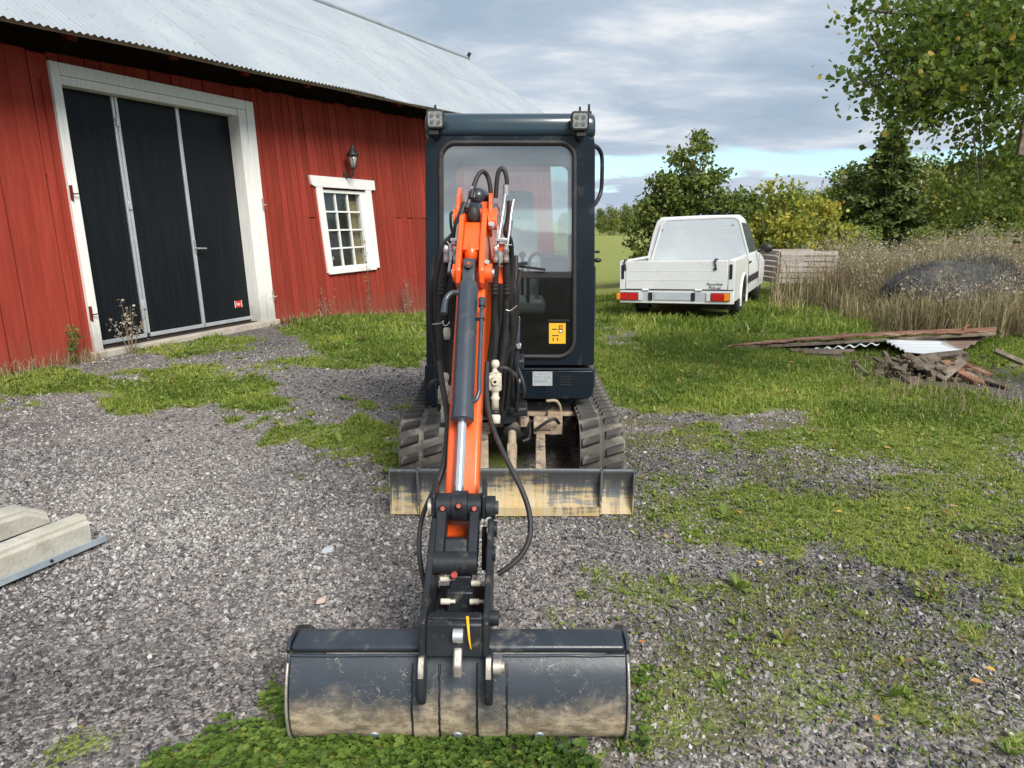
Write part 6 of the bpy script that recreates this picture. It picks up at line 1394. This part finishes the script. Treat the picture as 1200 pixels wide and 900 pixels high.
def rtext(i_, u, v, mat):
    x_, z_ = TP(u, v); c = TXT[i_]; c.materials.append(mat)
    o = bpy.data.objects.new('lettering', c); COL.objects.link(o); o.parent = gate; o.location = (x_, -.0345, z_); o.rotation_euler = (rad(90), 0, 0)
rtext(1, 839, 334.5, INK); rtext(2, 839, 338.6, INK)
# cab: cross sections lofted along the car
def section(ly, ztop, belt, wtop):
    H_ = [(hw - .02, .28), (hw, .45), (hw, .70), (hw - .02, belt), (hw - .055, belt + .04 * (ztop > belt + .06))]
    if ztop > belt + .1:
        d = ztop - belt
        H_ += [(hw - .06 - (hw - .06 - wtop) * .55, belt + d * .62), (wtop, belt + d * .90), (wtop - .075, belt + d * .985), (0, ztop)]
    else: H_ += [(hw - .10, belt + .02), (hw - .20, belt + .035), (hw - .35, belt + .05), (0, max(ztop, belt + .06))]
    return [(x, ly, z) for x, z in H_] + [(-x, ly, z) for x, z in H_[-2::-1]]
SECS = [section(1.47, 1.545, .90, .66), section(1.55, 1.575, .90, .67), section(2.3, 1.585, .90, .66), section(2.52, 1.54, .90, .66), section(3.05, 1.06, .90, .72), section(3.12, .96, .90, .6), section(3.8, .86, .80, .6), section(3.95, .74, .68, .6)]
q = MB(); n_ = len(SECS[0]); vs = [p for s__ in SECS for p in s__]
q.add(vs, [(i * n_ + j, i * n_ + j + 1, (i + 1) * n_ + j + 1, (i + 1) * n_ + j) for i in range(len(SECS) - 1) for j in range(n_ - 1)] + [tuple(range(n_ - 1, -1, -1)), tuple(range(len(vs) - n_, len(vs)))])
cabin = q.build('cab', WHITECAR, car, .012, local=True, auto=50)
# ribbed white panel closing the back of the cab
P0 = [TP(u, v, 1.45) for u, v in ((764, 308), (779, 262), (784, 257.5), (790, 256.5), (860, 255.5), (866, 256.5), (870, 260), (881, 308))]
q = MB(); q.prism([(x, 1.462, z) for x, z in P0], (0, -.02, 0)); pan = q.build('rear_panel', GREYPANEL, cabin, .006, local=True)
for i in range(5):
    z = .95 + .115 * i; xl = np.interp(z, [P0[0][1], P0[1][1]], [P0[0][0], P0[1][0]]) + .03; xr = np.interp(z, [P0[7][1], P0[6][1]], [P0[7][0], P0[6][0]]) - .03
    q = MB(); q.beam((xl, 1.4425, z), (xr, 1.4425, z), .003, .010); q.build('panel_rib', GREYPANEL, pan, .003, local=True)
for u_, v_ in ((780, 268), (863, 264)):
    x_, z_ = TP(u_, v_, 1.44); q = MB(); q.cyl((x_, 1.445, z_), (x_, 1.43, z_), .016); q.build('screw', GALV, pan, local=True)
q = MB()
for (a_, b2) in zip(P0[:-1], P0[1:]): q.beam((a_[0], 1.445, a_[1]), (b2[0], 1.445, b2[1]), .03, .02, (0, 1, 0))
q.build('panel_edge', WHITECAR, pan, .004, local=True)
for sx in (-1, 1):
    q = MB(); q.prism([(sx * (hw - .048), 1.62, .945), (sx * (hw - .048), 2.95, .945), (sx * .70, 2.50, 1.42), (sx * .70, 1.66, 1.44)], (sx * .012, 0, 0)); q.build('side_window', BLACKPL if False else CYL, cabin, .003, local=True)
    q = MB(); q.box((sx * (hw + .008), 2.2, .52), (.022, 1.3, .11)); q.build('side_trim', BLACKPL, cabin, .005, local=True)
    q = MB(); q.tube([(sx * hw, 2.72, .93), (sx * (hw + .09), 2.68, .96)], .018); q.sphere((sx * (hw + .16), 2.66, .99), .10, (1.05, .62, .85)); q.build('mirror', BLACKPL, cabin, local=True)
    for y_, nm_, sz_ in ((2.98, 'door_gap', (.006, .008, .5)), (1.52, 'door_gap', (.006, .008, .5)), (1.70, 'door_handle', (.03, .14, .03))): q = MB(); q.box((sx * (hw + .004), y_, .80 if nm_ == 'door_handle' else .62), sz_); q.build(nm_, BLACKPL, cabin, local=True)
    for ly in (1.0, 3.45):
        q = MB(); q.lathe((sx * (hw - .20), ly, .255), (sx * (hw - .02), ly, .255), [(0, .20), (.01, .25), (.04, .272), (.14, .272), (.175, .25), (.18, .19), (.165, .17)], 24); wl = q.build('wheel', RUBBER, car, local=True)
        q = MB(); q.lathe((sx * (hw - .06), ly, .255), (sx * (hw - .02), ly, .255), [(0, .175), (.02, .175), (.025, .15), (.01, .12), (.015, .05), (.03, .03)], 18); q.build('rim', GALV, wl, local=True)
q = MB(); q.box((.10, .10, .26), (.9, .10, .05)); q.cyl((-.55, .30, .22), (-.55, .9, .22), .05); q.build('underbody', BLACKPL, car, .01, local=True)
for sx in (-1, 1):
    q = MB(); q.box((sx * .62, .62, .22), (.22, .02, .2)); q.build('mud_flap', BLACKPL, car, local=True)

# ------------------------------------------------------------------ concrete beams and the steel rail at the left
def gp(u, v, z=0.0):
    d = ray(u, v); t_ = (z - HC) / d.z; return Vector((0, 0, HC)) + d * t_
a = gp(109, 638, .02); b_ = gp(-150, 748, .02); ax = (b_ - a).normalized(); nx = Vector((-ax.y, ax.x, 0)); nx = nx if nx.y > 0 else -nx
def cbeam(name, label, p, L, wd, h, z0, chip):
    t_ = thing(name, label, 'concrete beam', p)
    q = MB(); N__ = 14
    for sec_ in range(1):
        vs = []
        for i in range(N__ + 1):
            s_ = L * i / N__; e = rnd.uniform(-.003, .003)
            hh_ = h - (chip * max(0, 1 - s_ / .10))
            for y_, z_ in ((0, 0), (wd, 0), (wd - .004, hh_ - .012 + e), (wd - .018, hh_ + e), (.03, hh_ + e), (.014, hh_ - .006), (.012, hh_ - .024 + e), (0, hh_ - .034)): vs.append(Vector(p) + ax * s_ + nx * y_ + Vector((0, 0, z0 + z_)))
        k_ = 8; fs = [(i * k_ + j, (i + 1) * k_ + j, (i + 1) * k_ + (j + 1) % k_, i * k_ + (j + 1) % k_) for i in range(N__) for j in range(k_)] + [tuple(range(k_ - 1, -1, -1)), tuple(range(N__ * k_, N__ * k_ + k_))]
        q.add(vs, fs)
    q.build('concrete_body', CONC, t_, .003); return t_
cbeam('concrete_beam', 'long pale concrete beam nearest us, with the steel rail along its foot', a + nx * .01, 1.5, .10, .125, .012, 0)
cbeam('concrete_beam', 'second concrete beam with a sloping chipped end, lying behind the railed one', gp(63, 617, .05) + nx * .03, 1.3, .13, .115, .012, .06)
rl = thing('steel_rail', 'galvanised steel channel lying along the foot of the concrete beam', 'steel rail', a)
e0 = a - ax * .045 - nx * .035; 
q = MB()
for o_, w_, z0, z1 in ((0, .006, .0, .032), (.006, .034, .0, .012), ):
    q.hexa([e0 + nx * o_ + Vector((0, 0, z0)), e0 + ax * 1.6 + nx * o_ + Vector((0, 0, z0)), e0 + ax * 1.6 + nx * (o_ + w_) + Vector((0, 0, z0)), e0 + nx * (o_ + w_) + Vector((0, 0, z0)),
            e0 + nx * o_ + Vector((0, 0, z1)), e0 + ax * 1.6 + nx * o_ + Vector((0, 0, z1)), e0 + ax * 1.6 + nx * (o_ + w_) + Vector((0, 0, z1)), e0 + nx * (o_ + w_) + Vector((0, 0, z1))])
q.v = [(x, y, z + .004) for x, y, z in q.v]; q.build('channel', GALV, rl, .002)
q = MB(); c_ = e0 + ax * .26 + nx * .002 + Vector((0, 0, .024)); q.cyl(c_, c_ - nx * .010, .007, seg=6); q.build('bolt', IRON, rl)

# ------------------------------------------------------------------ scrap pile at the right
def slab(name, label, cat, P, th, mat, parent_group=None, bev=.004, down=True):
    c_ = sum((Vector(p) for p in P), Vector()) / len(P); t_ = thing(name, label, cat, c_, 0, parent_group)
    q = MB(); q.prism(P, (0, 0, -th)); q.build('panel', mat, t_, bev); return t_
# long rusty corrugated sheet on top
t_ = thing('rusty_sheet', 'long rusty corrugated sheet lying across the top of the scrap pile', 'metal sheet', AT(1010, 398, 8.2))
fl = AT(853, 405.5, 8.3); fr_ = AT(1168, 388, 7.9); bl_ = AT(868, 402, 8.75); br = AT(1168, 383.5, 8.75)
vs = []; fs = []; n = 46; mrow = 5
for i in range(mrow + 1):
    f_ = i / mrow
    for j in range(n + 1):
        g_ = j / n; p = fl.lerp(fr_, g_).lerp(bl_.lerp(br, g_), f_); jag = (.03 * math.sin(j * 1.7) + .02 * math.sin(j * .6)) * (i == 0) ; vs.append(p + Vector((0, jag, .012 * math.sin(f_ * mrow * 2.2) + .03 * math.sin(g_ * 3.1))))
q = MB(); q.add(vs, [(i * (n + 1) + j, i * (n + 1) + j + 1, (i + 1) * (n + 1) + j + 1, (i + 1) * (n + 1) + j) for i in range(mrow) for j in range(n)]); o = q.build('corrugated_sheet', RUST, t_)
sm_ = o.modifiers.new('thickness', 'SOLIDIFY'); sm_.thickness = .012
for g_ in (.42, .88):
    q = MB(); p = fl.lerp(fr_, g_).lerp(bl_.lerp(br, g_), .5); q.tube([p, p + Vector((-.01, 0, .03)), p + Vector((.05, 0, .08))], [.02, .016, .006]); q.build('bent_strip', RUST, t_)
q = MB(); q.beam(fl.lerp(fr_, .03) + Vector((0, .02, -.03)), fr_ + Vector((0, .02, -.03)), .06, .035); 
slb = thing('timber_beam', 'long weathered plank under the front edge of the rusty sheet', 'timber', fl.lerp(fr_, .5)); q.build('plank', OLDWOOD, slb, .004)
# white corrugated sheet turned rusty at its end
t_ = thing('white_sheet', 'white corrugated sheet turning rusty at its right end, under the rusty sheet', 'metal sheet', AT(1090, 405, 7.9))
P4 = [AT(1032, 397, 8.15), AT(1163, 391.5, 8.2), AT(1114, 418, 7.45), AT(1062, 413, 7.6)]
vs = []; n = 24; mm_ = 40
for i in range(n + 1):
    f_ = i / n
    for j in range(mm_ + 1):
        g_ = j / mm_; p = P4[0].lerp(P4[1], f_).lerp(P4[3].lerp(P4[2], f_), g_); vs.append(p + Vector((0, 0, .014 * math.sin(g_ * mm_ * .95))))
q = MB(); q.add(vs, [(i * (mm_ + 1) + j, (i + 1) * (mm_ + 1) + j, (i + 1) * (mm_ + 1) + j + 1, i * (mm_ + 1) + j + 1) for i in range(n) for j in range(mm_)], True)
WSH, tt2, bb2 = new_mat('white_sheet_half_rusted'); tcn = tt2.node('ShaderNodeTexCoord').outputs['Object']; sx_ = tt2.node('ShaderNodeSeparateXYZ'); tt2.l.new(tcn, sx_.inputs[0])
nn_ = tt2.noise(tcn, 6, 6, .7); fr2 = tt2.maprange(tt2.math('ADD', sx_.outputs[0], tt2.math('MULTIPLY', tt2.math('SUBTRACT', nn_, .5), .5)), .08, .26)
tt2.set(bb2, 'Base Color', tt2.mix(fr2, tt2.mix(nn_, (.50, .53, .55), (.58, .60, .62)), tt2.mix(nn_, (.07, .045, .035), (.22, .15, .11)))); bb2.inputs['Roughness'].default_value = .55
o = q.build('corrugated_sheet', WSH, t_); o.modifiers.new('thickness', 'SOLIDIFY').thickness = .004
t_ = thing('white_sheet', 'narrow white corrugated strip half hidden at the left of the scrap pile', 'metal sheet', AT(970, 412, 8.0))
q = MB(); A_ = AT(926, 413, 8.0); B_ = AT(1030, 403, 8.0); A2 = AT(930, 409, 8.5); B2 = AT(1032, 398.5, 8.4); vs = []
for i in range(41):
    f_ = i / 40
    for c0_, c1_ in ((A_, B_), (A2, B2)): vs.append(c0_.lerp(c1_, f_) + Vector((0, 0, .018 * math.sin(i * 1.25))))
q.add(vs, [(2 * i, 2 * i + 2, 2 * i + 3, 2 * i + 1) for i in range(40)], True); o = q.build('corrugated_sheet', GALV if False else RUSTWHITE, t_); o.modifiers.new('thickness', 'SOLIDIFY').thickness = .004
# timbers and broken boards
BO_ = [((925, 421, 8.0), (1000, 416, 8.0), .05, .07), ((940, 425, 7.95), (985, 424, 7.95), .06, .05), ((1036, 412, 7.6), (1050, 440, 7.4), .07, .03), ((1046, 436, 7.5), (1088, 421, 7.6), .12, .06), ((1060, 416, 7.55), (1104, 452, 7.2), .09, .04), ((1072, 425, 7.6), (1116, 443, 7.3), .10, .05), ((1086, 418, 7.5), (1108, 440, 7.25), .14, .05), ((1100, 448, 7.15), (1128, 424, 7.4), .09, .035), ((1104, 424, 7.5), (1148, 462, 7.0), .11, .03), ((1112, 430, 7.4), (1140, 440, 7.3), .06, .04), ((1120, 422, 7.6), (1160, 440, 7.3), .08, .03), ((1150, 452, 7.2), (1172, 476, 6.9), .13, .03), ((1065, 445, 7.2), (1076, 478, 6.9), .13, .03), ((1030, 426, 7.7), (1064, 446, 7.3), .06, .04), ((1000, 424, 7.8), (1016, 455, 7.3), .05, .03), ((1080, 419, 7.7), (1130, 414, 7.8), .07, .05), ((1128, 436, 7.3), (1180, 470, 6.8), .05, .03), ((1165, 410, 7.9), (1200, 425, 7.7), .08, .03)]
LB = ['thick grey beam end on the left side of the scrap pile', 'short dark timber under the beam at the left of the scrap pile', 'split post standing below the corner of the white sheet', 'crumbling brown board left in the heap under the white sheet', 'grey board sloping down through the middle of the heap', 'dark board jammed under the sloping grey board', 'wide grey board tilted in the centre of the heap', 'plank propped up slantwise to the right, over the wide board', 'reddish brown board slipping down right of the propped plank', 'yellowish wood piece low in the heap', 'rusty brown lath right of the heap', 'dark flat board lying in the grass, outermost to the lower right', 'brown board end standing in straw in front of the heap', 'broken lath at the left foot of the heap', 'lone dark stick in the grass left of the heap', 'pale board just under the white sheet edge', 'thin grey lath reaching into the grass at the lower right', 'bleached board at the right end of the scrap pile by the picture edge']
for i, (a_, b2, w_, h_) in enumerate(BO_):
    dy_ = .55 if i >= 2 else 0; A_ = AT(a_[0], a_[1], a_[2] - dy_); B_ = AT(b2[0], b2[1], b2[2] - dy_); A_.z = max(A_.z, .03); B_.z = max(B_.z, .02)
    t_ = thing('broken_board', LB[i], 'board', (A_ + B_) / 2, 0, 'broken boards in the scrap pile'); q = MB(); q.beam(A_, B_, w_, h_, (rnd.uniform(-.4, .4), -.5, 1))
    q.v = [(x + rnd.uniform(-.012, .012), y + rnd.uniform(-.012, .012), z + rnd.uniform(-.008, .008)) for x, y, z in q.v]; q.build('plank', OLDWOOD if i not in (8, 10) else RUST, t_, .006)
# bark and rubbish that fills the heap
q = MB()
for i in range(150):
    p = AT(rnd.gauss(1085, 35), rnd.uniform(418, 452), rnd.uniform(6.6, 7.3)); p.z = max(.02, min(p.z, .3)); s_ = rnd.uniform(.03, .10)
    M_ = Matrix.Rotation(rnd.uniform(0, 6), 3, 'X') @ Matrix.Rotation(rnd.uniform(0, 6), 3, 'Z'); q.box(p, (s_, s_ * .5, s_ * .25), M_)
tag(q.build('rubble', OLDWOOD), kind='stuff')
# dark mound in the dry grass
mp = Vector((6.79, 10.95, 0)); t_ = thing('covered_mound', 'dark grey net-covered bale slumped in the tall dry grass', 'bale', mp)
q = MB(); q.sphere((0, 0, 0), 1, (1.0, .62, .62), 60, 34); vs = []
for x, y, z in q.v:
    X_ = math.copysign(abs(x) ** .75, x); Z_ = max(z, -.30)
    d = mnoise.noise(Vector((x * 1.6, y * 1.6, z * 1.6))) * .20 + mnoise.noise(Vector((x * 6, y * 6, z * 6))) * .045 + mnoise.noise(Vector((x * 15, y * 15, z * 15))) * .03
    vs.append((mp.x + X_ * (1 + d * .4), mp.y + y * (1 + d), mp.z + .36 + (Z_ + d) * (.84 + .22 * x)))
q.v = vs; q.build('cover', NETTING, t_)
# weathered slat crate behind the pickup mirror
cx, cy = 5.35, 14.0; c0_ = gpt(913, 325, 14.0); c1_ = gpt(978, 325, 14.0)
t_ = thing('slatted_crate', 'silvery weathered slatted wooden crate beyond the pickup mirror', 'crate', (c0_ + c1_) / 2)
ztop = AT(950, 293.5, 14.0).z; zz_ = .28; Lc = (c1_ - c0_).length; nsl = 6; hs_ = (ztop - zz_) / nsl
for k_ in range(nsl):
    q = MB(); z = zz_ + hs_ * (k_ + .5); q.beam(c0_ + Vector((0, rnd.uniform(-.01, .01), z)), c1_ + Vector((rnd.uniform(-.05, .05), rnd.uniform(-.01, .01), z)), .025, hs_ * .78); q.build('slat', PALEWOOD, t_, .003)
    q = MB(); q.beam(c0_ + Vector((-.01, .04, z)), c0_ + Vector((-.10, .9, z)), .025, hs_ * .78); q.build('slat', PALEWOOD, t_, .003)
    q = MB(); q.beam(c0_ + Vector((-.10, .93, z)), c1_ + Vector((-.10, .93, z)), .025, hs_ * .78); q.build('slat', PALEWOOD, t_, .003)
for p in (c0_, c1_, c0_ + Vector((-.10, .9, 0)), c1_ + Vector((-.10, .9, 0)), (c0_ + c1_) / 2):
    q = MB(); q.box(p + Vector((0, .06, ztop / 2 - .02)), (.07, .07, ztop)); q.build('post', PALEWOOD, t_, .004)
